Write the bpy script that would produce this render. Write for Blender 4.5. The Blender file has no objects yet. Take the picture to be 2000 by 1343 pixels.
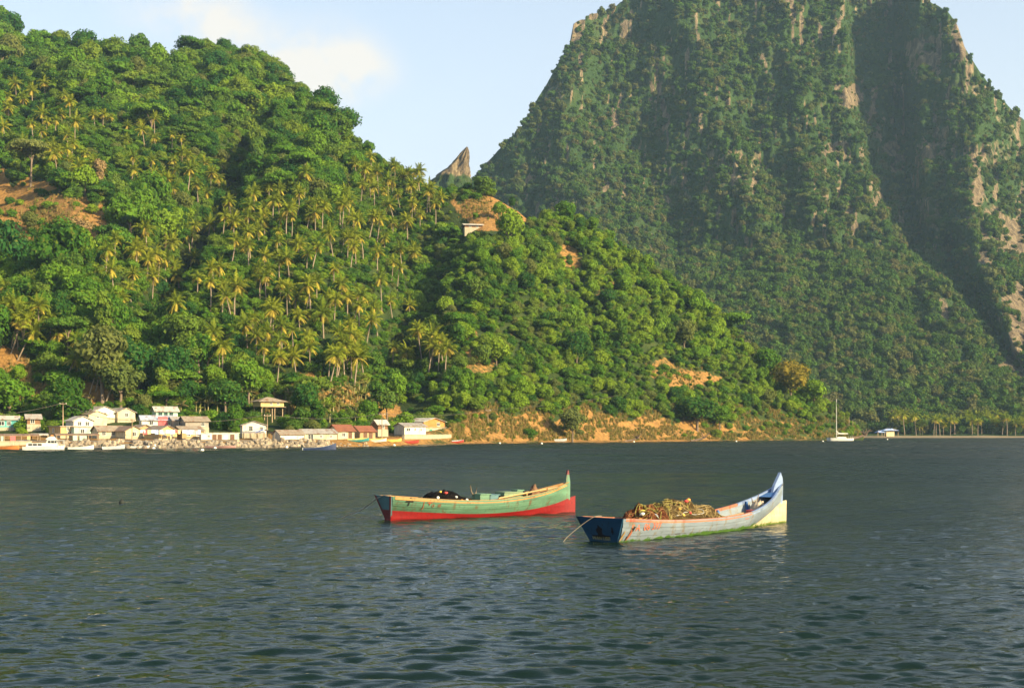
import bpy, math, random
import numpy as np
from mathutils import Vector, Matrix

random.seed(7)
RNG = np.random.default_rng(11)
scene = bpy.context.scene
COL = scene.collection
R = math.radians

# ------------------------------------------------------------------ camera
H_CAM, F_PX, Y_HOR = 3.0, 2500.0, 842.0      # eye height, focal length and horizon row (2000 px wide frame)
cam = bpy.data.cameras.new('camera')
cam.sensor_width = 36.0
cam.lens = F_PX / 2000.0 * 36.0
cam.shift_y = (Y_HOR - 671.5) / 2000.0
cam.clip_start, cam.clip_end = 0.5, 20000
cam_o = bpy.data.objects.new('camera', cam)
cam_o.location = (0, 0, H_CAM)
cam_o.rotation_euler = (R(90), 0, 0)
COL.objects.link(cam_o)
scene.camera = cam_o

# ------------------------------------------------------------------ sun and sky
SUN_AZ = R(124)          # clockwise from +y (the view direction): behind the right shoulder
SUN_EL = R(22)
SUN_DIR = Vector((math.sin(SUN_AZ) * math.cos(SUN_EL), math.cos(SUN_AZ) * math.cos(SUN_EL), math.sin(SUN_EL)))
sun = bpy.data.lights.new('sun', 'SUN')
sun.energy = 5.0
sun.angle = R(0.5)
sun.color = (1.0, 0.82, 0.50)
sun_o = bpy.data.objects.new('sun', sun)
sun_o.rotation_euler = SUN_DIR.to_track_quat('Z', 'Y').to_euler()
sun_o.location = (200, -200, 300)
COL.objects.link(sun_o)

world = bpy.data.worlds.new('World')
scene.world = world
world.use_nodes = True
wn, wl = world.node_tree.nodes, world.node_tree.links
wn.clear()
w_out = wn.new('ShaderNodeOutputWorld')
w_bg = wn.new('ShaderNodeBackground')
w_bg.inputs['Strength'].default_value = 0.10
sky = wn.new('ShaderNodeTexSky')
sky.sky_type = 'NISHITA'
sky.sun_disc = False
sky.sun_elevation = SUN_EL
sky.sun_rotation = SUN_AZ
sky.air_density, sky.dust_density, sky.ozone_density = 1.0, 2.0, 1.4
wl.new(w_bg.outputs[0], w_out.inputs[0])
# soft cream clouds: a puff field over the whole sky
tc = wn.new('ShaderNodeTexCoord')
def blob(px, py, rad, sx=1.0):
    v = Vector(((px - 1000) / F_PX, 1.0, (Y_HOR - py) / F_PX)).normalized()
    sub = wn.new('ShaderNodeVectorMath'); sub.operation = 'SUBTRACT'
    wl.new(tc.outputs['Generated'], sub.inputs[0]); sub.inputs[1].default_value = v
    mul = wn.new('ShaderNodeVectorMath'); mul.operation = 'MULTIPLY'
    wl.new(sub.outputs[0], mul.inputs[0]); mul.inputs[1].default_value = (1 / sx, 1 / sx, 1.0)
    ln = wn.new('ShaderNodeVectorMath'); ln.operation = 'LENGTH'
    wl.new(mul.outputs[0], ln.inputs[0])
    mr = wn.new('ShaderNodeMapRange'); mr.interpolation_type = 'SMOOTHSTEP'
    wl.new(ln.outputs['Value'], mr.inputs['Value'])
    mr.inputs['From Min'].default_value = rad; mr.inputs['From Max'].default_value = 0.0
    mr.inputs['To Min'].default_value = 0.0; mr.inputs['To Max'].default_value = 1.0
    return mr.outputs['Result']
acc = None
for b in [(650, 115, .046, 1.25), (690, 140, .03, 1.8), (425, 45, .035, 1.5), (540, 105, .04, 1.3), (600, 150, .035, 2.2), (350, 20, .035, 2.0),
          (-500, 120, .07, 1.6), (-1200, 60, .09, 1.6), (2900, 150, .08, 1.8), (3600, 90, .1, 1.8), (1500, -900, .16, 1.6), (300, -700, .12, 1.8), (2500, -600, .14, 1.8)]:
    o = blob(*b)
    if acc is None: acc = o
    else:
        ad = wn.new('ShaderNodeMath'); ad.operation = 'ADD'; wl.new(acc, ad.inputs[0]); wl.new(o, ad.inputs[1]); acc = ad.outputs[0]
nz = wn.new('ShaderNodeTexNoise'); nz.inputs['Scale'].default_value = 26; nz.inputs['Detail'].default_value = 5
nz.inputs['Roughness'].default_value = .55
wl.new(tc.outputs['Generated'], nz.inputs['Vector'])
nr = wn.new('ShaderNodeMapRange'); wl.new(nz.outputs[0], nr.inputs['Value'])
nr.inputs['From Min'].default_value = .30; nr.inputs['From Max'].default_value = .68
cm = wn.new('ShaderNodeMath'); cm.operation = 'MULTIPLY'; cm.use_clamp = True
wl.new(acc, cm.inputs[0]); wl.new(nr.outputs[0], cm.inputs[1])
cf = wn.new('ShaderNodeMath'); cf.operation = 'MULTIPLY'; wl.new(cm.outputs[0], cf.inputs[0]); cf.inputs[1].default_value = .85
mixc = wn.new('ShaderNodeMix'); mixc.data_type = 'RGBA'
wl.new(cf.outputs[0], mixc.inputs['Factor'])
# pale sea haze towards the horizon, all round
sz = wn.new('ShaderNodeSeparateXYZ'); wl.new(tc.outputs['Generated'], sz.inputs[0])
vr = wn.new('ShaderNodeMapRange'); vr.interpolation_type = 'SMOOTHSTEP'; wl.new(sz.outputs['Z'], vr.inputs['Value'])
vr.inputs['From Min'].default_value = 0.0; vr.inputs['From Max'].default_value = .66; vr.inputs['To Min'].default_value = .86; vr.inputs['To Max'].default_value = .05
veil = wn.new('ShaderNodeMix'); veil.data_type = 'RGBA'; wl.new(vr.outputs[0], veil.inputs['Factor'])
wl.new(sky.outputs[0], veil.inputs['A']); veil.inputs['B'].default_value = (3.38, 3.50, 3.60, 1)
wl.new(veil.outputs['Result'], mixc.inputs['A']); mixc.inputs['B'].default_value = (3.95, 3.62, 3.15, 1)
wl.new(mixc.outputs['Result'], w_bg.inputs['Color'])

scene.view_settings.view_transform = 'Standard'
scene.view_settings.look = 'None'
scene.view_settings.gamma = 1.0
scene.view_settings.exposure = 1.45
scene.view_settings.use_curve_mapping = False
cy = scene.cycles
cy.max_bounces = 5; cy.diffuse_bounces = 2; cy.glossy_bounces = 3; cy.transmission_bounces = 3
cy.transparent_max_bounces = 6; cy.volume_bounces = 0
cy.caustics_reflective = False; cy.caustics_refractive = False
cy.use_denoising = True

# ------------------------------------------------------------------ helpers
def P(px, py, d):
    """world point at depth d (metres in front of the eye)"""
    return Vector(((px - 1000) / F_PX * d, d, H_CAM + (Y_HOR - py) / F_PX * d))

def zpx(py, d): return H_CAM + (Y_HOR - py) / F_PX * d
def sstep(x, a, b):
    t = np.clip((np.asarray(x, float) - a) / (b - a), 0, 1); return t * t * (3 - 2 * t)

def vnoise(x, y, seed=0):
    x = np.asarray(x, float); y = np.asarray(y, float)
    xi = np.floor(x).astype(np.int64); yi = np.floor(y).astype(np.int64)
    xf = x - xi; yf = y - yi
    def h(a, b):
        n = (a * 374761393 + b * 668265263 + seed * 974634777) & 0xffffffff
        n = ((n ^ (n >> 13)) * 1274126177) & 0xffffffff
        return ((n ^ (n >> 16)) & 0xffff) / 32767.5 - 1.0
    u = xf * xf * xf * (xf * (xf * 6 - 15) + 10); v = yf * yf * yf * (yf * (yf * 6 - 15) + 10)
    a = h(xi, yi); b = h(xi + 1, yi); c = h(xi, yi + 1); d = h(xi + 1, yi + 1)
    return (a * (1 - u) + b * u) * (1 - v) + (c * (1 - u) + d * u) * v

def fbm(x, y, oct=4, seed=0, gain=.5):
    s = 0; a = 1; f = 1; tot = 0
    for i in range(oct):
        s = s + a * vnoise(x * f, y * f, seed + i * 17); tot += a; a *= gain; f *= 2.03
    return s / tot

def mesh_obj(name, verts, faces, mat=None, parent=None, smooth=False, link=True):
    me = bpy.data.meshes.new(name)
    me.from_pydata([tuple(v) for v in verts], [], [tuple(f) for f in faces])
    if mat is not None:
        for m in (mat if isinstance(mat, (list, tuple)) else [mat]): me.materials.append(m)
    if smooth: me.shade_smooth()
    me.update()
    o = bpy.data.objects.new(name, me)
    if parent is not None: o.parent = parent
    if link: COL.objects.link(o)
    return o

def grid_mesh(name, V, mat, smooth=True, closed_u=False):
    """V: (rows, cols, 3)"""
    r, c, _ = V.shape
    me = bpy.data.meshes.new(name)
    idx = np.arange(r * c).reshape(r, c)
    a, b = idx[:-1, :-1].ravel(), idx[:-1, 1:].ravel(); cc, d = idx[1:, 1:].ravel(), idx[1:, :-1].ravel()
    F = np.stack([a, b, cc, d], 1)
    if closed_u:
        F2 = np.stack([idx[:-1, -1], idx[:-1, 0], idx[1:, 0], idx[1:, -1]], 1); F = np.concatenate([F, F2])
    me.vertices.add(r * c); me.vertices.foreach_set('co', V.reshape(-1).astype(np.float32))
    me.loops.add(F.size); me.loops.foreach_set('vertex_index', F.ravel().astype(np.int32))
    me.polygons.add(len(F)); me.polygons.foreach_set('loop_start', np.arange(0, F.size, 4, dtype=np.int32))
    me.update(calc_edges=True); me.validate()
    if smooth: me.shade_smooth()
    me.materials.append(mat)
    o = bpy.data.objects.new(name, me); COL.objects.link(o)
    return o

def empty(name, loc=(0, 0, 0), rz=0.0):
    o = bpy.data.objects.new(name, None); o.location = loc; o.rotation_euler = (0, 0, rz)
    o.empty_display_size = .3
    COL.objects.link(o); return o

def tag(o, label=None, cat=None, group=None, kind=None):
    if label: o['label'] = label
    if cat: o['category'] = cat
    if group: o['group'] = group
    if kind: o['kind'] = kind
    return o

class MB:
    def __init__(s): s.v = []; s.f = []; s.m = []
    def add(s, vs, fs, mi=0):
        n = len(s.v); s.v += [tuple(x) for x in vs]; s.f += [tuple(i + n for i in f) for f in fs]; s.m += [mi] * len(fs)
    def box(s, c, d, rz=0, mi=0, M=None):
        hx, hy, hz = d[0] / 2, d[1] / 2, d[2] / 2
        pts = [Vector((x, y, z)) for z in (-hz, hz) for x, y in ((-hx, -hy), (hx, -hy), (hx, hy), (-hx, hy))]
        if M is None: M = Matrix.Rotation(rz, 3, 'Z')
        pts = [M @ p + Vector(c) for p in pts]
        s.add(pts, [(3, 2, 1, 0), (4, 5, 6, 7), (0, 1, 5, 4), (1, 2, 6, 5), (2, 3, 7, 6), (3, 0, 4, 7)], mi)
    def prism(s, poly, y0, y1, mi=0):
        """poly in xz, extruded along y"""
        n = len(poly)
        s.add([(x, y0, z) for x, z in poly] + [(x, y1, z) for x, z in poly],
              [tuple(range(n)), tuple(reversed(range(n, 2 * n)))] + [(i, i + n, (i + 1) % n + n, (i + 1) % n) for i in range(n)], mi)
    def tube(s, pts, rads, n=6, mi=0, cap=True):
        pts = [Vector(p) for p in pts]
        if not isinstance(rads, (list, tuple)): rads = [rads] * len(pts)
        base = len(s.v); k = len(pts)
        up = Vector((0, 0, 1))
        for i, p in enumerate(pts):
            t = (pts[min(i + 1, k - 1)] - pts[max(i - 1, 0)])
            if t.length < 1e-9: t = Vector((0, 0, 1))
            t.normalize()
            a = t.cross(up) if abs(t.dot(up)) < .95 else t.cross(Vector((1, 0, 0)))
            a.normalize(); b = t.cross(a)
            for j in range(n):
                an = 2 * math.pi * j / n
                s.v.append(tuple(p + (a * math.cos(an) + b * math.sin(an)) * rads[i]))
        for i in range(k - 1):
            for j in range(n):
                s.f.append((base + i * n + j, base + i * n + (j + 1) % n, base + (i + 1) * n + (j + 1) % n, base + (i + 1) * n + j)); s.m.append(mi)
        if cap:
            s.f.append(tuple(base + j for j in range(n))); s.m.append(mi)
            s.f.append(tuple(base + (k - 1) * n + j for j in reversed(range(n)))); s.m.append(mi)
    def build(s, name, mat, parent=None, smooth=False, link=True):
        o = mesh_obj(name, s.v, s.f, mat, parent, smooth, link)
        if any(s.m): o.data.polygons.foreach_set('material_index', s.m)
        return o

# ------------------------------------------------------------------ materials
def new_mat(name):
    m = bpy.data.materials.new(name); m.use_nodes = True
    nt = m.node_tree; nt.nodes.clear()
    return m, nt.nodes, nt.links

def ramp(n, stops):
    cr = n.new('ShaderNodeValToRGB'); e = cr.color_ramp.elements
    while len(e) > 1: e.remove(e[-1])
    e[0].position = stops[0][0]; e[0].color = (*stops[0][1], 1)
    for p, c in stops[1:]:
        k = e.new(p); k.color = (*c, 1)
    return cr

def noise(n, l, vec, scale, detail=4, rough=.55, dims=None):
    t = n.new('ShaderNodeTexNoise'); t.inputs['Scale'].default_value = scale
    t.inputs['Detail'].default_value = detail; t.inputs['Roughness'].default_value = rough
    if vec is not None: l.new(vec, t.inputs['Vector'])
    return t.outputs[0]

def mix_rgb(n, l, fac, a, b, mode='MIX'):
    m = n.new('ShaderNodeMix'); m.data_type = 'RGBA'; m.blend_type = mode
    for sock, v in (('Factor', fac), ('A', a), ('B', b)):
        if isinstance(v, (int, float)): m.inputs[sock].default_value = v
        elif isinstance(v, tuple): m.inputs[sock].default_value = (*v[:3], 1)
        else: l.new(v, m.inputs[sock])
    return m.outputs['Result']

def mrange(n, l, v, a, b, c=0.0, d=1.0):
    m = n.new('ShaderNodeMapRange'); l.new(v, m.inputs['Value'])
    m.inputs['From Min'].default_value = a; m.inputs['From Max'].default_value = b
    m.inputs['To Min'].default_value = c; m.inputs['To Max'].default_value = d
    return m.outputs['Result']

def mapped(n, l, coord='Object', scale=(1, 1, 1), rot=(0, 0, 0)):
    t = n.new('ShaderNodeTexCoord'); m = n.new('ShaderNodeMapping')
    l.new(t.outputs[coord], m.inputs['Vector'])
    m.inputs['Scale'].default_value = scale; m.inputs['Rotation'].default_value = rot
    return m.outputs['Vector']

def surf(n, l, color, rough=.7, spec=.3, bump=None, bstr=.3, bdist=.02):
    b = n.new('ShaderNodeBsdfPrincipled'); o = n.new('ShaderNodeOutputMaterial')
    if isinstance(color, tuple): b.inputs['Base Color'].default_value = (*color, 1)
    else: l.new(color, b.inputs['Base Color'])
    if isinstance(rough, (int, float)): b.inputs['Roughness'].default_value = rough
    else: l.new(rough, b.inputs['Roughness'])
    b.inputs['Specular IOR Level'].default_value = spec
    if bump is not None:
        bp = n.new('ShaderNodeBump'); bp.inputs['Strength'].default_value = bstr; bp.inputs['Distance'].default_value = bdist
        l.new(bump, bp.inputs['Height']); l.new(bp.outputs[0], b.inputs['Normal'])
    l.new(b.outputs[0], o.inputs['Surface'])
    return b

MATS = {}
def plain(name, c, rough=.7, vary=.25, scale=3.0, spec=.3, dirt=None):
    """painted / bare surface with uneven tone and grime"""
    if name in MATS: return MATS[name]
    m, n, l = new_mat(name)
    v = mapped(n, l)
    nz = noise(n, l, v, scale, 5, .6)
    dark = tuple(x * (1 - vary) for x in c); lite = tuple(min(1, x * (1 + vary * .5)) for x in c)
    cr = ramp(n, [(.3, dark), (.7, lite)]); l.new(nz, cr.inputs[0])
    col = cr.outputs[0]
    if dirt:
        v2 = mapped(n, l, scale=(1.2, 1.2, .35))
        d = mrange(n, l, noise(n, l, v2, scale * 1.6, 4, .65), .52, .72)
        col = mix_rgb(n, l, d, col, dirt)
    surf(n, l, col, rough, spec, nz, .2, .01)
    MATS[name] = m
    return m

def leaf_mat(name, cols, trans=.34, bright=1.14):
    m, n, l = new_mat(name)
    oi = n.new('ShaderNodeObjectInfo')
    k = len(cols)
    cr = ramp(n, [(i / (k - 1), tuple(x * bright for x in c)) for i, c in enumerate(cols)])
    l.new(oi.outputs['Random'], cr.inputs[0])
    v = mapped(n, l)
    nz = mrange(n, l, noise(n, l, v, .8, 3, .6), .3, .7, .72, 1.3)
    vm = n.new('ShaderNodeVectorMath'); vm.operation = 'SCALE'
    l.new(cr.outputs[0], vm.inputs[0]); l.new(nz, vm.inputs['Scale'])
    nz2 = mrange(n, l, noise(n, l, v, 2.3, 2, .5), .55, .75)
    col = mix_rgb(n, l, nz2, vm.outputs[0], tuple(x * bright for x in (.13, .14, .02)))
    d = n.new('ShaderNodeBsdfDiffuse'); t = n.new('ShaderNodeBsdfTranslucent')
    l.new(col, d.inputs[0])
    tc_ = mix_rgb(n, l, .5, col, tuple(x * bright for x in (.16, .22, .01))); l.new(tc_, t.inputs[0])
    mx = n.new('ShaderNodeMixShader'); mx.inputs[0].default_value = trans
    o = n.new('ShaderNodeOutputMaterial')
    l.new(d.outputs[0], mx.inputs[1]); l.new(t.outputs[0], mx.inputs[2]); l.new(mx.outputs[0], o.inputs['Surface'])
    return m

LEAF = leaf_mat('leaf_green', [(.032, .088, .012), (.064, .150, .015), (.098, .188, .018), (.046, .120, .014), (.080, .140, .024), (.13, .185, .022), (.040, .105, .018)])
LEAF_DARK = leaf_mat('leaf_deep_green', [(.018, .065, .014), (.030, .090, .016), (.022, .080, .020)])
LEAF_LIME = leaf_mat('leaf_lime', [(.13, .225, .018), (.175, .25, .022), (.10, .20, .018)])
LEAF_OLIVE = leaf_mat('leaf_olive', [(.10, .12, .03), (.12, .135, .04), (.085, .12, .03)])
LEAF_DRY = leaf_mat('leaf_dry', [(.20, .13, .05), (.16, .10, .045), (.22, .15, .07)], trans=.15)
LEAF_FAR = leaf_mat('leaf_mountain', bright=.85, cols= [(.035, .085, .016), (.055, .12, .02), (.075, .14, .022), (.040, .10, .020), (.085, .125, .03), (.13, .12, .045), (.05, .11, .02)], trans=.2)
LEAF_ORANGE = leaf_mat('leaf_orange', [(.17, .15, .02), (.15, .15, .02), (.21, .13, .02)])
FROND = leaf_mat('palm_frond', [(.15, .185, .016), (.22, .235, .020), (.115, .16, .016), (.19, .215, .018)], trans=.35)
FROND_DRY = leaf_mat('palm_frond_yellow', [(.40, .32, .05), (.32, .24, .04), (.44, .36, .05)], trans=.3)
BANANA = leaf_mat('banana_leaf', [(.14, .20, .03), (.24, .22, .06), (.12, .19, .03), (.30, .22, .09)], trans=.4)
BARK = plain('bark', (.17, .125, .085), .9, .35, 2)
PALM_BARK = plain('palm_bark', (.26, .20, .14), .9, .3, 4)
DEADWOOD = plain('deadwood', (.20, .15, .10), .9, .35, 2)

# ------------------------------------------------------------------ terrain: the wooded headland
RX = [-700, -400, 0, 50, 100, 200, 300, 340, 400, 440, 480, 520, 560, 600, 640, 680, 740, 800, 850, 900, 930, 1000, 1040, 1075, 1105, 1135, 1200, 1260, 1340, 1400, 1450, 1500, 1560, 1610, 1650, 1685, 1705, 1760, 2200]
RY = [-120, -60, 38, 65, 72, 92, 104, 107, 92, 82, 92, 108, 142, 172, 205, 255, 305, 335, 352, 358, 360, 392, 412, 402, 396, 408, 455, 486, 546, 594, 646, 700, 735, 770, 800, 835, 905, 960, 1000]
SX = [-700, -400, 0, 300, 600, 700, 800, 900, 1100, 1340, 1560, 1690, 2200]
SD = [178, 190, 214, 220, 235, 248, 272, 300, 333, 375, 417, 441, 520]
def shore(px): return np.interp(px, SX, SD)
def village(px): return 1 - sstep(px, 760, 930)
CANOPY = 17.0
def hill_ridge(px):
    px = np.asarray(px, float)
    off = np.interp(px, [-700, 700, 860, 950, 1010, 1060, 1450, 1690, 2200], [26, 24, 18, 4, 8, 24, 24, 10, 0])
    t = (Y_HOR - (np.interp(px, RX, RY) + off)) / F_PX
    s = np.interp(px, [-700, 0, 600, 850, 1000, 1400, 1690], [.52, .52, .54, .56, .60, .66, .62])
    d0 = shore(px) + 45 * village(px) + 4 * (1 - village(px))
    dr = (s * d0 + 3) / (s - t)
    zr = 3 + t * dr
    return t, s, d0, dr, zr
def hill_z(px, d):
    px = np.asarray(px, float); d = np.asarray(d, float)
    t, s, d0, dr, zr = hill_ridge(px)
    sh = shore(px); e = d - sh; vil = village(px)
    prof_v = np.interp(e, [-30, -2, 0, 6, 24, 44, 55], [-5, -.7, 0, 1.35, 1.8, 4.1, 5.6])
    prof_n = np.interp(e, [-30, -2, 0, 4, 8, 12], [-5, -.6, 0.05, .55, 2.6, 4.6])
    low = prof_v * vil + prof_n * (1 - vil)
    front = np.where(e < 55 * vil + 12 * (1 - vil), low, s * (d - d0))
    # gullies and spurs running downhill
    env = sstep(e, 52 * vil + 10 * (1 - vil), 110) 
    py_eq = Y_HOR - (front - 3) / np.maximum(d, 1) * F_PX
    def line(xs, ys, w):
        c = np.interp(py_eq, ys, xs); return np.exp(-((px - c) / w) ** 2)
    g = -17 * line([560, 470, 330, 295, 280], [150, 300, 520, 650, 800], 38)
    g = g - 13 * line([900, 850, 820, 790, 760], [380, 470, 560, 680, 800], 50)
    g = g + 6 * line([140, 150, 170, 190], [400, 520, 640, 790], 70)
    g = g + 5 * line([430, 560, 620, 640], [100, 300, 500, 760], 70)
    g = g + 6 * line([1010, 1010, 1030, 1080], [400, 520, 640, 800], 60)
    g = g - 5 * line([1080, 1120, 1150, 1180], [400, 520, 640, 800], 34)
    g = g + 4 * line([1120, 1190, 1230, 1260], [400, 520, 640, 800], 40)
    g = g - 4 * line([1230, 1300, 1330, 1330], [460, 560, 680, 800], 30)
    x = (px - 1000) / F_PX * d
    n = 5.0 * fbm(x / 55, d / 80, 4, 3) + 2.2 * fbm(x / 14, d / 16, 3, 9)
    hshape = np.clip((dr - d) / np.maximum(dr - d0, 1) * 3, 0, 1)
    front = front + (g * hshape + n * (.35 + .65 * hshape)) * env
    back = zr - .42 * (d - dr)
    k = 5.0
    h = np.clip(.5 + .5 * (back - front) / k, 0, 1)
    z = back * (1 - h) + front * h - k * h * (1 - h)
    n2 = .25 * fbm(x / 2.5, d / 2.5, 2, 21) * sstep(e, 6, 14)
    return np.maximum(z + n2, -5)

# bare soil patches: (px, py, rx, ry) with the slope point they sit on
SOIL = [(20, 430, 115, 95, 1.0), (110, 455, 105, 75, 1.0), (160, 445, 75, 65, .9), (965, 414, 76, 38, 1.0), (925, 690, 22, 45, .52), (945, 720, 30, 22, .5), (1340, 740, 55, 26, .62), (1300, 725, 30, 25, .5),
        (20, 715, 45, 45, .8), (60, 760, 60, 20, .7), (180, 770, 45, 22, .8), (985, 860, 0, 0, 0), (600, 735, 40, 15, .5), (660, 775, 60, 22, .6), (560, 800, 60, 16, .5), (1110, 510, 26, 40, .55), (1190, 570, 30, 20, .45), (1000, 650, 12, 25, .4), (760, 800, 30, 18, .7)]
def hill_py(px, d, z): return Y_HOR - (z - H_CAM) / d * F_PX
def soil_mask(px, d, z):
    py = hill_py(px, d, z)
    m = np.zeros_like(np.asarray(px, float))
    wob = fbm(np.asarray(px) / 26, py / 20, 3, 5) * .55
    for a, b, rx, ry, s in SOIL:
        if rx == 0: continue
        q = np.sqrt(((px - a) / rx) ** 2 + ((py - b) / ry) ** 2) + wob
        m = np.maximum(m, s * (1 - sstep(q, .75, 1.15)))
    e = d - shore(px); vil = village(px)
    bank = np.interp(px, [1330, 1420, 1560, 1650], [1, .62, .55, .3]) * (.78 + .55 * fbm(np.asarray(px) / 22, py / 9, 3, 48)) * (1 - vil) * (1 - sstep(e + 7 * fbm(np.asarray(px) / 40, np.asarray(px) * 0 + 3.3, 3, 8), 13, 19))
    flat = vil * (1 - sstep(e, 26, 34))
    return np.maximum(m, np.maximum(bank, flat))

pxs = np.concatenate([np.arange(-700, -60, 14), np.arange(-60, 1740, 5), np.arange(1740, 2200, 25)])
us = np.concatenate([np.linspace(-.12, 0.0, 4)[:-1], np.linspace(0, .16, 26)[:-1], np.linspace(.16, 1.0, 110), np.linspace(1.02, 1.9, 26)])
PX, U = np.meshgrid(pxs, us)
_t, _s, _d0, _dr, _zr = hill_ridge(PX)
SH = shore(PX)
Dg = SH + U * np.maximum(_dr - SH, 60)
Zg = hill_z(PX, Dg)
Vg = np.stack([(PX - 1000) / F_PX * Dg, Dg, Zg], -1)

def terrain_mat(name, soil, soil2, green, green2):
    m, n, l = new_mat(name)
    v = mapped(n, l)
    at = n.new('ShaderNodeAttribute'); at.attribute_name = 'bare'
    n1 = noise(n, l, v, .12, 6, .65); n2 = noise(n, l, v, .9, 4, .6)
    cs = ramp(n, [(.3, soil2), (.55, soil), (.75, tuple(min(1, c * 1.25) for c in soil))]); l.new(n2, cs.inputs[0])
    cg = ramp(n, [(.3, green2), (.6, green), (.8, (.10, .10, .03))]); l.new(n1, cg.inputs[0])
    ad = n.new('ShaderNodeMath'); ad.operation = 'ADD'
    l.new(at.outputs['Fac'], ad.inputs[0]); l.new(mrange(n, l, n2, 0, 1, -.35, .35), ad.inputs[1])
    f = mrange(n, l, ad.outputs[0], .38, .6)
    col = mix_rgb(n, l, f, cg.outputs[0], cs.outputs[0])
    v2 = mapped(n, l, scale=(1, 1, .25))
    surf(n, l, col, .95, .1, noise(n, l, v2, 1.2, 5, .65), .9, .6)
    return m

HILL_M = terrain_mat('hillside_ground', (.285, .155, .047), (.15, .082, .028), (.040, .060, .014), (.018, .032, .010))
hill = grid_mesh('hillside', Vg, HILL_M)
tag(hill, 'steep green wooded hillside dropping to the bay', kind='structure')
bare = soil_mask(PX.ravel(), Dg.ravel(), Zg.ravel())
a = hill.data.attributes.new('bare', 'FLOAT', 'POINT'); a.data.foreach_set('value', bare.astype(np.float32))

# ------------------------------------------------------------------ terrain: the great rock mountain
MSX = [840, 900, 935, 985, 1020, 1045, 1070, 1090, 1112, 1120, 1130, 1146, 1152, 1170, 1190, 1212, 1300, 1400, 1500, 1600, 1700, 1800, 1830, 1852, 1870, 1885, 1910, 1940, 1980, 2000, 2100, 2300, 2500, 2800]
MSY = [440, 372, 332, 278, 243, 198, 158, 122, 84, 44, 36, 34, 24, 22, 20, 2, -48, -95, -112, -92, -52, -4, 8, 22, 45, 92, 132, 172, 214, 232, 324, 482, 604, 760]
def ipy(py, ys, xs): return np.interp(py, ys, xs)
def mount_d(px, py):
    px = np.asarray(px, float); py = np.asarray(py, float)
    t = (Y_HOR - py) / F_PX
    D = np.interp(t, [-.0052, 0, .03, .1, .14, .2, .3, .38, .46], [610, 640, 700, 800, 885, 950, 1035, 1095, 1150])
    up = sstep(py, 830, 600)
    D = D + up * 70 * ((px - 1480) / 500) ** 2 * np.where(px < 1480, .9, .25)
    cl = sstep(py, 640, 480)
    Rl = np.interp(py, [-150, 0, 100, 200, 350, 430, 510, 580, 650, 740, 860], [1630, 1640, 1648, 1655, 1692, 1722, 1765, 1850, 1905, 1990, 2100])
    Bl = np.interp(py, [-150, 0, 90, 300, 450, 600, 740, 860], [1810, 1850, 1880, 1895, 1908, 1952, 2010, 2160])
    fade = sstep(py, 800, 640)
    wob = 6 * fbm(px * 0 + 3, py / 25, 3, 77); Rl = Rl + wob; Bl = Bl + wob
    q = np.clip((px - Rl) / np.maximum(Bl - Rl, 20), 0, 1)
    f = np.where(px < Rl, -24 * np.exp(-np.maximum(Rl - px, 0) / 220),
        np.where(px < Bl, (44 * (1 - sstep(q, 0.35, 1.0))) * sstep(px - Rl, 0, 22) - 24 * (1 - sstep(px - Rl, 0, 22)) - 40 * sstep(q, .3, 1) , -40 + .34 * (px - Bl)))
    D = D + f * fade * (.35 + .65 * sstep(py, 760, 520))
    # broad ribs and hollows on the main face
    def rib(xs, ys, w, a):
        c = np.interp(py, ys, xs); return a * np.exp(-((px - c) / w) ** 2)
    D = D + cl * (rib([1200, 1230, 1290, 1360], [-100, 150, 400, 560], 95, 26) + rib([1120, 1110, 1110], [60, 250, 400], 50, -18) + rib([1000, 1010], [280, 420], 40, -8)
                  + rib([1290, 1370, 1440, 1560], [-60, 150, 350, 620], 42, -13) + rib([1420, 1470, 1500, 1600], [-60, 150, 350, 620], 30, 8) + rib([1540, 1570, 1600, 1660], [-100, 200, 400, 600], 34, -9)
                  + rib([1790, 1800, 1830], [100, 300, 500], 22, -18) + rib([1750, 1760, 1790], [0, 200, 500], 16, 14))
    # flutes, ledges, crags
    s = px + .08 * (py - 400)
    D = D - (cl * .8 + .2) * (9 * fbm(s / 60, py / 120, 4, 31) + 7 * np.abs(fbm(s / 22, py / 60, 3, 41)) + 10 * fbm((px + .5 * py) / 70, (py - .3 * px) / 60, 4, 55))
    D = D - (1 - cl) * 12 * fbm(px / 90, py / 60, 3, 63) * sstep(py, 850, 800)
    D = D - cl * 2.2 * fbm(s / 7, py / 16, 2, 67)
    return D
mpx = np.concatenate([np.arange(840, 2010, 4.0), np.arange(2010, 2800, 16.0)])
msil = np.interp(mpx, MSX, MSY) + 3
vv = np.linspace(0, 1, 190)
MPX, VV = np.meshgrid(mpx, vv)
MSIL = np.broadcast_to(msil, MPX.shape)
base_py = 858.0
MPY = base_py + (MSIL - base_py) * VV
MPY = MPY + 2.5 * fbm(MPX / 9, MPX * 0 + 1.7, 3, 88) * VV
MD = mount_d(MPX, MPY)
MV = np.stack([(MPX - 1000) / F_PX * MD, MD, H_CAM + (Y_HOR - MPY) / F_PX * MD], -1)
top = MV[-1]
rows = [MV]
for k in range(1, 13):
    b = top.copy(); b[:, 1] = top[:, 1] + k * 24; b[:, 0] = top[:, 0] * (1 + .01 * k)
    b[:, 2] = top[:, 2] - (top[:, 2] + 4) * (k / 12) ** 1.6 - 6 * k * (k < 12)
    rows.append(np.maximum(b, [[-1e9, -1e9, -6]])[None])
MV = np.concatenate(rows, 0)

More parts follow.
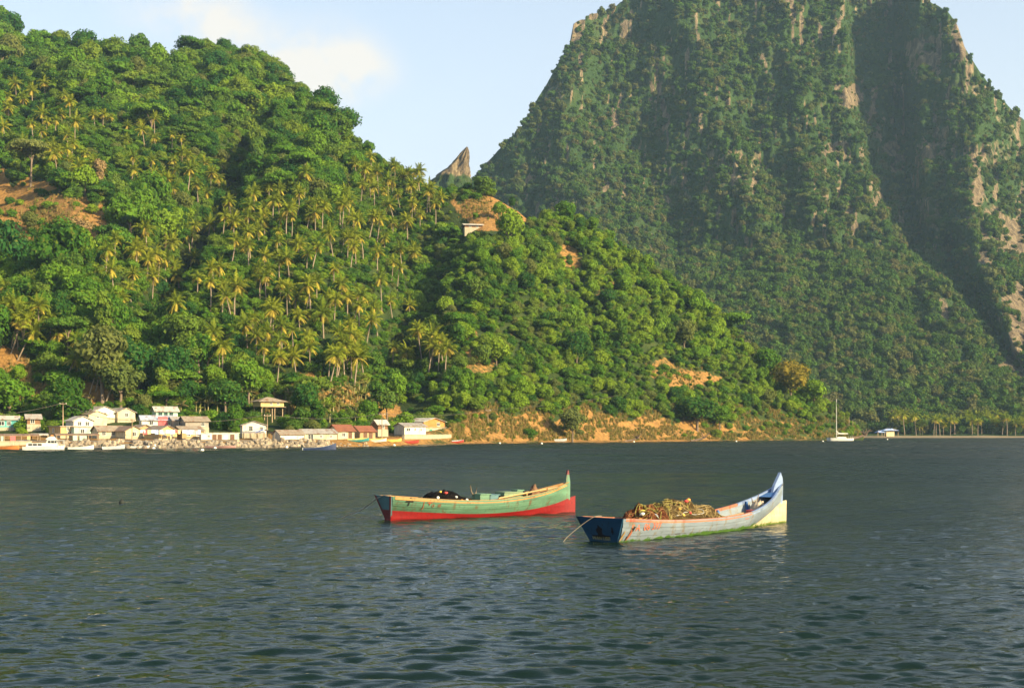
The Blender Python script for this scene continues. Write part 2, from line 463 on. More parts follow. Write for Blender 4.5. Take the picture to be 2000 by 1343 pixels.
ROCK = [(1132, 56, 20, 42, 1.0), (1155, 28, 14, 14, .8), (1660, 196, 22, 34, .95), (1742, 300, 16, 40, .9), (1760, 330, 20, 30, .6), (1425, 320, 70, 45, .5), (1300, 385, 60, 45, .45), (1790, 110, 55, 50, .7), (1872, 90, 12, 42, 1.0),
        (1910, 350, 22, 62, .8), (1960, 300, 40, 60, .45), (1972, 478, 48, 42, 1.35), (1990, 600, 50, 62, 1.4), (1985, 715, 30, 42, 1.2), (1920, 490, 16, 50, .85), (1625, 292, 42, 22, .65), (1810, 290, 50, 50, .55), (1715, 390, 12, 40, .6),
        (1250, 120, 60, 100, .25), (1130, 395, 60, 40, .4), (1330, 150, 40, 60, .3), (1820, 400, 50, 50, .5), (1560, 330, 30, 60, .35), (1690, 560, 40, 20, .35), (1835, 612, 20, 30, .6), (1640, 590, 20, 20, .4), (1080, 200, 30, 60, .45), (1905, 180, 20, 40, .5), (1945, 420, 30, 30, .6), (2050, 520, 60, 160, .6)]
def rock_mask(px, py):
    m = np.zeros_like(np.asarray(px, float))
    wob = fbm(px / 22, py / 44, 4, 5) * .75
    for a_, b_, rx, ry, s in ROCK:
        q = np.sqrt(((px - a_) / rx) ** 2 + ((py - b_) / ry) ** 2) + wob
        m = np.maximum(m, s * (1 - sstep(q, .5, 1.15)))
    streak = sstep(fbm(px / 9, py / 60, 3, 15), .15, .5) * .75 * sstep(py, 600, 430)
    return np.maximum(m, np.maximum(streak, .30 * sstep(py, 600, 470)))
def cliff_mat():
    m, n, l = new_mat('mountain_ground')
    v = mapped(n, l); vs = mapped(n, l, scale=(1, 1, .22))
    at = n.new('ShaderNodeAttribute'); at.attribute_name = 'bare'
    n1 = noise(n, l, v, .03, 6, .65); n2 = noise(n, l, vs, .22, 8, .75)
    cr = ramp(n, [(.25, (.03, .026, .02)), (.44, (.12, .092, .06)), (.54, (.23, .175, .105)), (.68, (.38, .30, .18))]); l.new(n2, cr.inputs[0])
    cg = ramp(n, [(.3, (.022, .050, .015)), (.55, (.045, .085, .022)), (.75, (.085, .095, .035))]); l.new(n1, cg.inputs[0])
    ad = n.new('ShaderNodeMath'); ad.operation = 'ADD'
    l.new(at.outputs['Fac'], ad.inputs[0]); l.new(mrange(n, l, n2, 0, 1, -.4, .4), ad.inputs[1])
    f = mrange(n, l, ad.outputs[0], .40, .58)
    surf(n, l, mix_rgb(n, l, f, cg.outputs[0], cr.outputs[0]), .95, .1, n2, 1.0, 5.0)
    return m
MOUNT_M = cliff_mat()
mount = grid_mesh('mountain', MV, MOUNT_M)
tag(mount, 'towering steep rock mountain clad in forest', kind='structure')
mrock = rock_mask(MPX.ravel(), MPY.ravel())
mrock = np.concatenate([mrock, np.zeros(12 * len(mpx))])
a = mount.data.attributes.new('bare', 'FLOAT', 'POINT'); a.data.foreach_set('value', mrock.astype(np.float32))

# rock spire in the saddle
def spire():
    D = 900.0
    ys = np.linspace(420, 288, 46)
    left = np.interp(ys, [288, 300, 318, 335, 352, 420], [911, 899, 886, 868, 852, 810])
    right = np.interp(ys, [288, 296, 345, 420], [913.5, 916.5, 916, 918])
    n = 44; V = []
    for y, a_, b_ in zip(ys, left, right):
        c = (a_ + b_) / 2; w = (b_ - a_) / 2
        row = []
        for j in range(n):
            an = 2 * math.pi * j / n
            k = 1 + .75 * float(fbm(np.array(j * .55 + 7), np.array(y / 17), 4, 4)) + .10 * math.sin(j * 2.4 + y / 30)
            row.append(((c - 1000 + w * math.cos(an) * (1 + (k - 1) * .6)) / F_PX * D, D + w * .9 * math.sin(an) * k / F_PX * D, zpx(y + 1.5 * math.sin(j * 1.7), D)))
        V.append(row)
    o = grid_mesh('rock_spire', np.array(V), MOUNT_M, smooth=False, closed_u=True)
    at = o.data.attributes.new('bare', 'FLOAT', 'POINT')
    r = np.repeat(np.interp(ys, [288, 335, 350, 420], [1, .8, .35, .2]), n)
    at.data.foreach_set('value', r.astype(np.float32))
    tag(o, 'bare pointed rock spire rising from the saddle between hill and mountain', kind='structure')
spire()

# ------------------------------------------------------------------ sea
def sea():
    az = np.concatenate([np.linspace(-180, -36, 40)[:-1], np.linspace(-36, -25, 30)[:-1], np.linspace(-25, 25, 420)[:-1], np.linspace(25, 36, 30)[:-1], np.linspace(36, 180, 40)])
    ds = [1.0]
    while ds[-1] < 2450:
        d = ds[-1]
        ds.append(d + (1.2 if d < 8 else max(.045, .0028 * d) if d < 430 else .05 * d))
    ds = np.array(ds); ds[-1] = 2450
    A, Dm = np.meshgrid(np.radians(az), ds)
    X = np.sin(A) * Dm; Y = np.cos(A) * Dm
    Z = np.zeros_like(X)
    rng = np.random.default_rng(5)
    dr = np.gradient(ds)[:, None]
    for i in range(110):
        lam = .27 * (1.3 / .27) ** rng.random() if i < 80 else 3.0 * (9 / 3.0) ** rng.random()
        th = rng.normal(R(86), R(19))          # wave heading measured from +x
        k = 2 * math.pi / lam
        slope = .033 * (.8 + .4 * rng.random()) * (1.12 if lam < .65 else .42)
        amp = slope / k
        att = np.clip((lam / np.maximum(dr, 1e-3) - 2.6) / 2.0, 0, 1)
        patch = 1 + .35 * np.sin(X * .05 * math.cos(i) + Y * .035 * math.sin(i * 1.7) + i)
        if lam > 3: amp = amp * np.interp(Dm, [60, 220], [.08, 1.6])
        ph = k * (math.cos(th) * X + math.sin(th) * Y) + rng.random() * 6.28
        Z += amp * att * patch * (np.sin(ph) + .28 * np.sin(2 * ph + 1.35))
    Z *= (np.abs(A) < R(34))
    m, n, l = new_mat('sea_water')
    t = n.new('ShaderNodeTexCoord')
    def mp(s, r):
        q = n.new('ShaderNodeMapping'); l.new(t.outputs['Object'], q.inputs['Vector'])
        q.inputs['Scale'].default_value = s; q.inputs['Rotation'].default_value = (0, 0, r); return q.outputs[0]
    h1 = noise(n, l, mp((1.0, 2.6, 1), R(8)), 2.2, 4, .6)
    h2 = noise(n, l, mp((1.0, 1.8, 1), R(-18)), .55, 3, .5)
    h3 = noise(n, l, mp((1.0, 1.6, 1), R(5)), .022, 4, .55)
    at = n.new('ShaderNodeAttribute'); at.attribute_name = 'chop'
    st0 = mrange(n, l, h3, .35, .65, .55, 1.0)
    stm = n.new('ShaderNodeMath'); stm.operation = 'MULTIPLY'; l.new(st0, stm.inputs[0]); l.new(at.outputs['Fac'], stm.inputs[1]); st = stm.outputs[0]
    ad = n.new('ShaderNodeMath'); ad.operation = 'MULTIPLY_ADD'; l.new(h2, ad.inputs[0]); ad.inputs[1].default_value = 2.2; l.new(h1, ad.inputs[2])
    b = n.new('ShaderNodeBsdfPrincipled'); o = n.new('ShaderNodeOutputMaterial')
    b.inputs['Base Color'].default_value = (.004, .012, .007, 1)
    ar = n.new('ShaderNodeAttribute'); ar.attribute_name = 'fine_chop'       # ripples too small for the mesh to hold
    h4 = noise(n, l, mp((.28, 1.0, 1), R(4)), .22, 4, .6)                  # gusts and slicks
    gm = n.new('ShaderNodeMath'); gm.operation = 'MULTIPLY'; l.new(mrange(n, l, h3, .35, .65, .75, 1.15), gm.inputs[0]); l.new(mrange(n, l, h4, .35, .65, .68, 1.25), gm.inputs[1])
    rm = n.new('ShaderNodeMath'); rm.operation = 'MULTIPLY'; l.new(ar.outputs['Fac'], rm.inputs[0]); l.new(gm.outputs[0], rm.inputs[1])
    l.new(rm.outputs[0], b.inputs['Roughness']); b.inputs['IOR'].default_value = 1.333
    bp = n.new('ShaderNodeBump'); bp.inputs['Distance'].default_value = .22
    try: bp.inputs['Filter Width'].default_value = .002
    except Exception: pass
    l.new(st, bp.inputs['Strength']); l.new(ad.outputs[0], bp.inputs['Height']); l.new(bp.outputs[0], b.inputs['Normal'])
    l.new(b.outputs[0], o.inputs['Surface'])
    ob = grid_mesh('sea', np.stack([X, Y, Z], -1), m)
    at = ob.data.attributes.new('fine_chop', 'FLOAT', 'POINT'); PXw = np.where(Y > 1, X / np.maximum(Y, 1) * F_PX + 1000, 0); lee = shore(np.clip(PXw, -700, 2200)) - Dm
    at.data.foreach_set('value', (np.interp(Dm, [0, 20, 40, 70, 130, 420], [.04, .045, .09, .21, .37, .38]) * (1 - .5 * (1 - sstep(lee, 12, 60)) * (PXw < 1700) * (lee > -5))).ravel().astype(np.float32))
    at = ob.data.attributes.new('chop', 'FLOAT', 'POINT'); at.data.foreach_set('value', np.interp(Dm, [0, 15, 40, 130, 300], [.10, .14, .4, 1.4, 2.2]).ravel().astype(np.float32))
    tag(ob, 'dark rippled teal water of the bay', kind='structure')
sea()

# ------------------------------------------------------------------ tree prototypes
def rand_unit(rng):
    v = rng.normal(size=3); return v / np.linalg.norm(v)

def crown_mesh(name, seed, Rr=3.6, flat=.8, h=5.0, nl=9, cards=900, size=.55, mats=(LEAF,), style='round'):
    rng = np.random.default_rng(seed)
    V = []; F = []
    lobes = []
    for i in range(nl):
        an = 2.4 * i + rng.uniform(-.4, .4)
        rr = Rr * (.62 * math.sqrt((i + .3) / nl) + rng.uniform(-.06, .1))
        if style == 'umbrella':
            z = h + .35 * math.cos(rr / Rr * 1.4) * Rr * .5 + rng.uniform(-.35, .35) * Rr * .5; lr = Rr * rng.uniform(.30, .44); sq = .36
        elif style == 'tall':
            z = h + (i / nl - .4) * Rr * 2.2; rr *= .6; lr = Rr * rng.uniform(.36, .5); sq = 1.0
        else:
            z = h + Rr * flat * (.75 * math.cos(rr / Rr * 1.9) - .15) + rng.uniform(-.2, .2) * Rr; lr = Rr * rng.uniform(.30, .48); sq = rng.uniform(.7, .95)
        lobes.append((np.array([rr * math.cos(an), rr * math.sin(an), z]), lr, sq))
    if style == 'round':
        lobes.append((np.array([0, 0, h - .1 * Rr]), Rr * .62, .7))
    # dim inner cores
    import bmesh
    for c, lr, sq in lobes:
        bm = bmesh.new(); bmesh.ops.create_icosphere(bm, subdivisions=1, radius=lr * .74)
        b0 = len(V)
        for v in bm.verts:
            j = 1 + rng.uniform(-.16, .16)
            V.append((v.co.x * j + c[0], v.co.y * j + c[1], v.co.z * j * sq + c[2]))
        for f in bm.faces: F.append(tuple(b0 + v.index for v in f.verts))
        bm.free()
    wts = np.array([l_[1] ** 2 for l_ in lobes]); wts /= wts.sum()
    n = 0; tries = 0
    while n < cards and tries < cards * 6:
        tries += 1
        c, lr, sq = lobes[rng.choice(len(lobes), p=wts)]
        u = rand_unit(rng)
        if u[2] < -.55 and rng.random() < .7: continue
        rad = lr * (1 + rng.normal() * .11)
        p = c + u * rad * np.array([1, 1, sq])
        if any(np.linalg.norm((p - c2) / np.array([1, 1, s2])) < r2 * .8 for c2, r2, s2 in lobes if c2 is not c): continue
        nn = u + rng.normal(size=3) * .45 + np.array([0, 0, .25]); nn /= np.linalg.norm(nn)
        a_ = np.cross(nn, rand_unit(rng)); a_ /= np.linalg.norm(a_); b_ = np.cross(nn, a_)
        s = size * rng.uniform(.55, 1.25)
        w = s * rng.uniform(.5, .85)
        b0 = len(V)
        tip = p + a_ * s * .6 - np.array([0, 0, .12 * s])
        V += [tuple(p - a_ * s * .5), tuple(p + b_ * w * .5 + nn * .06), tuple(tip), tuple(p - b_ * w * .5 - nn * .04)]
        F += [(b0, b0 + 1, b0 + 2), (b0, b0 + 2, b0 + 3)]
        n += 1
    me = bpy.data.meshes.new(name)
    me.from_pydata(V, [], F)
    for m in mats: me.materials.append(m)
    me.update()
    return me

def trunk_mesh(name, seed, h, r=.22, mat=BARK, limbs=4, spread=1.6):
    rng = random.Random(seed); mb = MB()
    mb.tube([(0, 0, -1.5), (.05, 0, h * .3), (.15, .1, h * .65), (.1, .05, h)], [r * 1.35, r, r * .8, r * .45], 7)
    for i in range(limbs):
        an = 6.28 * i / limbs + rng.uniform(-.5, .5); z0 = h * rng.uniform(.45, .75)
        e = (spread * math.cos(an), spread * math.sin(an), z0 + h * rng.uniform(.25, .45))
        mb.tube([(.1, .05, z0), (e[0] * .5, e[1] * .5, z0 + (e[2] - z0) * .6), e], [r * .55, r * .4, r * .15], 5)
    o = mb.build(name, mat, link=False, smooth=True)
    return o.data

SPEC = [  # name, seed, radius, flat, crown height, lobes, style, leaf material, card size
    ('broad', 1, 3.6, .80, 4.8, 10, 'round', LEAF), ('broad', 2, 3.2, .95, 5.0, 8, 'round', LEAF), ('broad', 3, 4.2, .65, 4.8, 12, 'round', LEAF),
    ('broad', 4, 2.8, 1.1, 5.2, 8, 'round', LEAF), ('broad', 5, 3.8, .7, 5.0, 11, 'round', LEAF_DARK), ('broad', 6, 3.3, .9, 4.6, 9, 'round', LEAF_LIME),
    ('umbrella', 7, 4.6, .5, 6.0, 13, 'umbrella', LEAF), ('tall', 8, 2.3, 1.0, 5.0, 8, 'tall', LEAF), ('broad', 9, 3.4, .8, 4.6, 9, 'round', LEAF_OLIVE),
    ('broad', 10, 3.4, .85, 4.8, 9, 'round', LEAF_LIME)]
CROWNS = [crown_mesh('crown_%02d' % i, s[1], s[2], s[3], s[4], s[5], 1000, .58, (s[7],), s[6]) for i, s in enumerate(SPEC)]
TRUNKS = [trunk_mesh('trunk_%02d' % i, i, s[4] + .6) for i, s in enumerate(SPEC)]
FARSPEC = [(21, 3.4, .8, 3.4, 9, 'round', LEAF_FAR), (22, 3.0, 1.0, 3.6, 8, 'round', LEAF_FAR), (23, 3.9, .65, 3.2, 10, 'round', LEAF_FAR), (24, 2.4, .9, 3.6, 7, 'tall', LEAF_FAR), (25, 3.2, .8, 3.0, 8, 'round', LEAF_OLIVE)]
FARCROWNS = [crown_mesh('far_crown_%02d' % i, s[0], s[1], s[2], s[3], s[4], 340, .95, (s[6],), s[5]) for i, s in enumerate(FARSPEC)]

def frond_geo(mb, rng, L, pitch, az, droop, w, mi):
    """one arching feather leaf: rib plus two rows of hanging leaflets"""
    N = 8
    pts = []; d = Vector((math.cos(az) * math.cos(pitch), math.sin(az) * math.cos(pitch), math.sin(pitch))); p = Vector((0, 0, 0))
    dirs = []
    for i in range(N + 1):
        pts.append(p.copy()); dirs.append(d.copy())
        p = p + d * (L / N)
        d = (d + Vector((0, 0, -droop * (.35 + i / N)))).normalized()
    side = Vector((-math.sin(az), math.cos(az), 0))
    for i in range(N):
        f = i / N
        ll = w * math.sin(math.pi * min(1, .18 + f * .86)) ** .7
        for sgn in (-1, 1):
            for h in (0.0, .5):
                a0 = pts[i].lerp(pts[i + 1], h); a1 = pts[i].lerp(pts[i + 1], h + .5)
                tip = a0 + dirs[i] * ll * .55 + side * sgn * ll * .72 + Vector((0, 0, -ll * rng.uniform(.35, .75)))
                b0 = len(mb.v); mb.v += [tuple(a0), tuple(a1), tuple(tip)]; mb.f.append((b0, b0 + 1, b0 + 2)); mb.m.append(mi)

def palm_crown(name, seed, L=2.9, nf=19, ndry=6, dr=1.0):
    rng = random.Random(seed); mb = MB()
    for i in range(nf):
        az = 2.39996 * i + rng.uniform(-.25, .25); f = i / nf
        pitch = R(78 - 85 * f + rng.uniform(-16, 16))
        frond_geo(mb, rng, L * rng.uniform(.85, 1.1), pitch, az, (.17 + .1 * f) * dr, 1.12, 0)
    for i in range(ndry):
        az = 2.39996 * i * 1.7 + rng.uniform(-.4, .4)
        frond_geo(mb, rng, L * rng.uniform(.7, .95), R(rng.uniform(-45, -8)), az, .24, .8, 1)
    for i in range(7):
        an = i * .9; mb.box((.25 * math.cos(an), .25 * math.sin(an), -.25), (.2, .2, .26), an, 1)
    return mb.build(name, [FROND, FROND_DRY], link=False).data

def palm_trunk(name, seed, h, lean):
    rng = random.Random(seed); mb = MB(); pts = []; rad = []
    for i in range(8):
        f = i / 7; pts.append((lean * h * f ** 1.6 + .12 * math.sin(f * 5 + seed), .1 * math.sin(f * 4 + seed * 2), -1.2 + (h + 1.2) * f)); rad.append(.21 - .09 * f)
    rad[0] = .3
    mb.tube(pts, rad, 7)
    return mb.build(name, PALM_BARK, link=False, smooth=True).data, Vector(pts[-1])
PALM_CROWNS = [palm_crown('palm_crown_%d' % i, 40 + i, [3.4, 2.7, 3.9, 3.2, 3.6][i], [20, 13, 17, 23, 18][i], [6, 9, 5, 7, 10][i], [1, 1.5, .8, 1.2, 1.7][i]) for i in range(5)]
PALM_TRUNKS = [palm_trunk('palm_trunk_%d' % i, i, [7.2, 8.4, 6.0, 8.0, 9.6, 5.4][i], [.03, .09, -.06, .16, .05, .32][i]) for i in range(6)]

_first = set()
def add_palm(loc, rz, sc, ti, ci, label, group, name='coconut_palm', lean=None):
    t = empty(name, loc, rz); t.scale = (sc, sc, sc)
    if lean is not None: t.rotation_euler = (lean[0], lean[1], rz)
    me, topv = PALM_TRUNKS[ti]
    a_ = bpy.data.objects.new('trunk', me); a_.parent = t; COL.objects.link(a_)
    b_ = bpy.data.objects.new('crown', PALM_CROWNS[ci]); b_.parent = t; b_.location = topv; b_.rotation_euler = (random.uniform(-.12, .12), random.uniform(-.12, .12), random.uniform(0, 6.28)); COL.objects.link(b_)
    tag(t, label, 'palm', group); return t

def add_tree(loc, rz, sc, i, label, group=None, name='broadleaf_tree', crown=None, trunk=None, cat='tree', scz=None):
    t = empty(name, loc, rz); t.scale = (sc, sc, scz or sc)
    a_ = bpy.data.objects.new('trunk', trunk or TRUNKS[i]); a_.parent = t; COL.objects.link(a_)
    b_ = bpy.data.objects.new('crown', crown or CROWNS[i]); b_.parent = t; COL.objects.link(b_)
    tag(t, label, cat, group); return t

def scatter(name, pts, rz, sc, scz, idx, meshes, label, cat):
    pts = np.asarray(pts, np.float32)
    protos = bpy.data.collections.new(name + '_kinds')
    for k, me in enumerate(meshes):
        protos.objects.link(bpy.data.objects.new('%s_kind_%02d' % (name, k), me))
    me = bpy.data.meshes.new(name)
    me.vertices.add(len(pts)); me.vertices.foreach_set('co', pts.ravel())
    for nm, ty, arr in (('rz', 'FLOAT', rz), ('sc', 'FLOAT', sc), ('scz', 'FLOAT', scz)):
        at = me.attributes.new(nm, ty, 'POINT'); at.data.foreach_set('value', np.asarray(arr, np.float32))
    at = me.attributes.new('kind_index', 'INT', 'POINT'); at.data.foreach_set('value', np.asarray(idx, np.int32))
    o = bpy.data.objects.new(name, me); COL.objects.link(o)
    ng = bpy.data.node_groups.new(name, 'GeometryNodeTree')
    ng.interface.new_socket('Geometry', in_out='INPUT', socket_type='NodeSocketGeometry')
    ng.interface.new_socket('Geometry', in_out='OUTPUT', socket_type='NodeSocketGeometry')
    N, L = ng.nodes, ng.links
    gi, go = N.new('NodeGroupInput'), N.new('NodeGroupOutput')
    ip = N.new('GeometryNodeInstanceOnPoints'); ci = N.new('GeometryNodeCollectionInfo')
    ci.inputs['Collection'].default_value = protos; ci.inputs['Separate Children'].default_value = True; ci.inputs['Reset Children'].default_value = True
    def attr(nm, ty):
        q = N.new('GeometryNodeInputNamedAttribute'); q.data_type = ty; q.inputs['Name'].default_value = nm; return q.outputs['Attribute']
    cr = N.new('ShaderNodeCombineXYZ'); L.new(attr('rz', 'FLOAT'), cr.inputs['Z'])
    cs = N.new('ShaderNodeCombineXYZ'); s_ = attr('sc', 'FLOAT'); L.new(s_, cs.inputs['X']); L.new(s_, cs.inputs['Y']); L.new(attr('scz', 'FLOAT'), cs.inputs['Z'])
    L.new(gi.outputs[0], ip.inputs['Points']); L.new(ci.outputs[0], ip.inputs['Instance'])
    ip.inputs['Pick Instance'].default_value = True
    L.new(attr('kind_index', 'INT'), ip.inputs['Instance Index']); L.new(cr.outputs[0], ip.inputs['Rotation']); L.new(cs.outputs[0], ip.inputs['Scale'])
    L.new(ip.outputs[0], go.inputs[0])
    md = o.modifiers.new('instances', 'NODES'); md.node_group = ng
    tag(o, label, cat, kind='stuff')
    return o

# ------------------------------------------------------------------ forest on the mountain
def forest_mountain():
    q = MV[:190]
    A = q[:-1, :-1]; B = q[:-1, 1:]; C = q[1:, :-1]
    area = np.linalg.norm(np.cross(B - A, C - A), axis=-1)
    pxc = MPX[:-1, :-1]; pyc = MPY[:-1, :-1]
    vis = (pxc < 2200)
    dens = area * vis
    N = 47000
    pr = (dens / dens.sum()).ravel()
    pick = RNG.choice(len(pr), N, p=pr)
    i, j = np.unravel_index(pick, area.shape)
    u, v = RNG.random(N)[:, None], RNG.random(N)[:, None]
    p = A[i, j] + (B - A)[i, j] * u + (C - A)[i, j] * v
    px = pxc[i, j]; py = pyc[i, j]
    nrm = np.cross(B - A, C - A)[i, j]; nz = np.abs(nrm[:, 2]) / np.linalg.norm(nrm, axis=1)
    rk = rock_mask(px, py)
    keep = (RNG.random(N) > np.clip(rk * 1.7 - .3, 0, .92)) & (RNG.random(N) < .40 + .9 * sstep(nz, .25, .75)) & (p[:, 2] > 1.5)
    p, px, py, nz, rk = p[keep], px[keep], py[keep], nz[keep], rk[keep]
    n = len(p)
    steep = 1 - sstep(nz, .3, .8)
    sc = (.80 - .45 * steep) * np.exp(RNG.normal(0, .38, n))
    sc = np.clip(sc, .18, 1.5)
    idx = RNG.integers(0, 5, n); idx = np.where((idx == 4) & (RNG.random(n) < .45), 0, idx)
    p[:, 2] -= sc * (1.6 + .8 * steep)
    scatter('mountain_forest', p, RNG.random(n) * 6.28, sc, sc * RNG.uniform(.85, 1.25, n), idx, FARCROWNS, 'hazy green forest covering the great rock mountain', 'forest')
forest_mountain()

# ------------------------------------------------------------------ forest on the near hillside
PALM_ZONES = [  # polygon in view angles (px, py of the palm foot), spacing
    ([(390, 470), (480, 430), (620, 430), (700, 400), (860, 420), (850, 480), (810, 560), (830, 600), (770, 680), (700, 770), (430, 760), (390, 690), (330, 660), (300, 620), (340, 520)], 1.0),
    ([(690, 330), (760, 345), (860, 390), (860, 430), (700, 400)], .9), ([(180, 540), (260, 500), (350, 510), (350, 660), (200, 650)], .8), ([(760, 700), (860, 700), (880, 750), (770, 750)], .5),
    ([(0, 200), (60, 160), (200, 240), (380, 300), (500, 390), (480, 430), (300, 400), (120, 370), (0, 330)], .45), ([(0, 620), (60, 640), (130, 700), (240, 750), (200, 790), (120, 770), (0, 680)], .7), ([(440, 400), (640, 400), (640, 470), (400, 480)], .7)]
def in_poly(x, y, poly):
    c = np.zeros(len(x), bool); n = len(poly)
    for i in range(n):
        x1, y1 = poly[i]; x2, y2 = poly[(i + 1) % n]
        k = ((y1 > y) != (y2 > y)) & (x < (x2 - x1) * (y - y1) / (y2 - y1 + 1e-9) + x1); c ^= k
    return c
def hill_nrm_z(px, d): pass

def forest_hill():
    # jittered grid over the polar patch, uniform in ground area
    cand = []
    step = 2.85
    xs = np.arange(-340, 260, step); ysr = np.arange(200, 760, step)
    X, Y = np.meshgrid(xs, ysr); X = (X + RNG.uniform(-.48, .48, X.shape) * step).ravel(); Y = (Y + RNG.uniform(-.48, .48, Y.shape) * step).ravel()
    px = X / Y * F_PX + 1000
    _, _, d0, dr, zr = hill_ridge(px)
    e = Y - shore(px); vil = village(px)
    ok = (px > -160) & (px < 1700) & (e > 32 * vil + 12 * (1 - vil)) & (Y < dr + 14)
    X, Y, px, e, dr = X[ok], Y[ok], px[ok], e[ok], dr[ok]
    Z = hill_z(px, Y); ok = Z > .8
    X, Y, px, e, dr, Z = X[ok], Y[ok], px[ok], e[ok], dr[ok], Z[ok]
    bare = soil_mask(px, Y, Z); py = hill_py(px, Y, Z)
    # keep the view of the village slope, clearings and slips open
    keep = RNG.random(len(X)) > np.clip(bare * 1.6, 0, .97)
    keep &= RNG.random(len(X)) > .86 * village(px) * (1 - sstep(e, 56, 78))
    cl = ((px - 962) / 95) ** 2 + ((py - 430) / 42) ** 2 < 1
    keep &= ~(cl & (py > 400))
    keep &= house_clear(px, Y, 8)
    X, Y, px, e, Z, py, dr = X[keep], Y[keep], px[keep], e[keep], Z[keep], py[keep], dr[keep]
    grove = np.zeros(len(X))
    for poly, dn in PALM_ZONES: grove = np.maximum(grove, in_poly(px, py, poly) * dn)
    keep = RNG.random(len(X)) > .30 * grove
    X, Y, px, e, Z, py, dr, grove = [q[keep] for q in (X, Y, px, e, Z, py, dr, grove)]
    n = len(X)
    patch = fbm(X / 18, Y / 18, 2, 70)
    size = np.exp(RNG.normal(0, .36, n)) * (.98 + .4 * patch)
    size *= np.interp(px, [-200, 200, 500, 900, 1100, 1700], [.80, .78, .74, .55, .47, .42])
    size *= 1 - .32 * grove
    size = np.where(grove > .3, np.minimum(size, .72), size)
    size = np.clip(size, .30, 2.0)
    size = np.where((px > 835) & (px < 945) & (py < 430), size * .55, size)
    # lower bushes where the ground is open
    kind = RNG.choice(10, n, p=[.15, .14, .13, .11, .10, .09, .06, .08, .06, .08])
    nose = sstep(px, 820, 1000)
    kind = np.where((RNG.random(n) < .6 * nose) & (patch > -.1), RNG.choice([5, 9], n), kind)
    kind = np.where((RNG.random(n) < .3 * (1 - nose)) & np.isin(kind, [5, 9]), 4, kind)
    rz = RNG.random(n) * 6.28
    scz = size * RNG.uniform(.75, 1.4, n) * (1 - .2 * grove)
    Zb = Z - .5 - size * 1.1
    order = np.argsort(-(size / Y) * (px > 0))
    individual = order[:235]
    lab = {0: 'round-headed green broadleaf tree', 1: 'high-domed green broadleaf tree', 2: 'wide green broadleaf tree', 3: 'narrow-headed green broadleaf tree', 4: 'deep green dense tree', 5: 'lime green bushy tree', 6: 'flat-topped spreading green tree', 7: 'tall narrow green tree', 8: 'dull olive green tree', 9: 'bright lime rounded tree'}
    for i in individual:
        k = int(kind[i])
        add_tree((X[i], Y[i], Zb[i]), rz[i], float(size[i]), k, ('large ' if size[i] > 1.15 else '') + lab[k] + ' near ' + landmark(px[i], py[i]), 'broadleaf trees of the hillside forest', scz=float(scz[i]))
    rest = np.ones(n, bool); rest[individual] = False
    scatter('hillside_forest', np.stack([X, Y, Zb], 1)[rest], rz[rest], size[rest], scz[rest], kind[rest], CROWNS, 'dense green forest canopy covering the hillside', 'forest')
    # undergrowth
    step = 2.5
    xs = np.arange(-340, 260, step); ysr = np.arange(200, 640, step)
    X, Y = np.meshgrid(xs, ysr); X = (X + RNG.uniform(-.5, .5, X.shape) * step).ravel(); Y = (Y + RNG.uniform(-.5, .5, Y.shape) * step).ravel()
    px = X / Y * F_PX + 1000; _, _, d0, dr, zr = hill_ridge(px); e = Y - shore(px); vil = village(px)
    ok = (px > -160) & (px < 1690) & (e > 27 * vil + 5 * (1 - vil)) & (Y < dr + 5)
    X, Y, px, e = X[ok], Y[ok], px[ok], e[ok]; Z = hill_z(px, Y)
    bare = soil_mask(px, Y, Z); py = hill_py(px, Y, Z)
    cl = ((px - 962) / 80) ** 2 + ((py - 425) / 36) ** 2 < 1
    ok = (RNG.random(len(X)) > np.clip(np.maximum(bare * 1.2, .62 * village(px) * (1 - sstep(e, 50, 74)) * (px > 330)), 0, .88)) & (Z > .6) & house_clear(px, Y) & ~(cl & (RNG.random(len(X)) < .93))
    X, Y, Z, e, px = X[ok], Y[ok], Z[ok], e[ok], px[ok]; n = len(X)
    sc = np.clip(np.exp(RNG.normal(-1.05, .35, n)), .15, .6)
    kind = RNG.choice([0, 1, 2, 5, 8, 9, 4], n, p=[.2, .2, .15, .15, .12, .12, .06])
    scatter('undergrowth', np.stack([X, Y, Z - sc * 3.4], 1), RNG.random(n) * 6.28, sc, sc, kind, CROWNS, 'low green bushes and undergrowth on the hillside', 'bushes')


MARKS = [(60, 420, 'the orange earth slip'), (290, 650, 'the dark gully'), (965, 420, 'the hilltop clearing'), (532, 780, 'the stilt hut'), (440, 95, 'the hill summit'), (1545, 740, 'the orange-tinted tree'), (1370, 800, 'the large dark round tree'),
         (1340, 735, 'the bare slip on the headland'), (925, 690, 'the narrow soil scar'), (740, 800, 'the rust-roofed houses'), (830, 815, 'the white bungalow'), (210, 790, 'the white gabled houses'), (380, 800, 'the tan house and laundry'), (640, 330, 'the palm-lined ridge crest'),
         (1110, 410, 'the headland ridge top'), (60, 290, 'the vine-draped tree'), (60, 760, 'the turquoise house'), (1050, 800, 'the ochre bank'), (560, 560, 'the heart of the palm grove'), (300, 190, 'the wide umbrella-shaped tree'), (1200, 620, 'the middle of the headland face'), (700, 640, 'the lower palm grove'),
         (420, 640, 'the grove edge beside the gully'), (780, 480, 'the grove edge below the hilltop house'), (450, 740, 'the trees above the white cubicles'), (20, 600, 'the spur above the cabin cruiser'), (1480, 790, 'the orange scarp by the yacht')]
def landmark(px, py): return min(MARKS, key=lambda m: (m[0] - px) ** 2 + (m[1] - py) ** 2)[2]
def ground_at(px, d): return float(hill_z(np.array([px]), np.array([d]))[0])
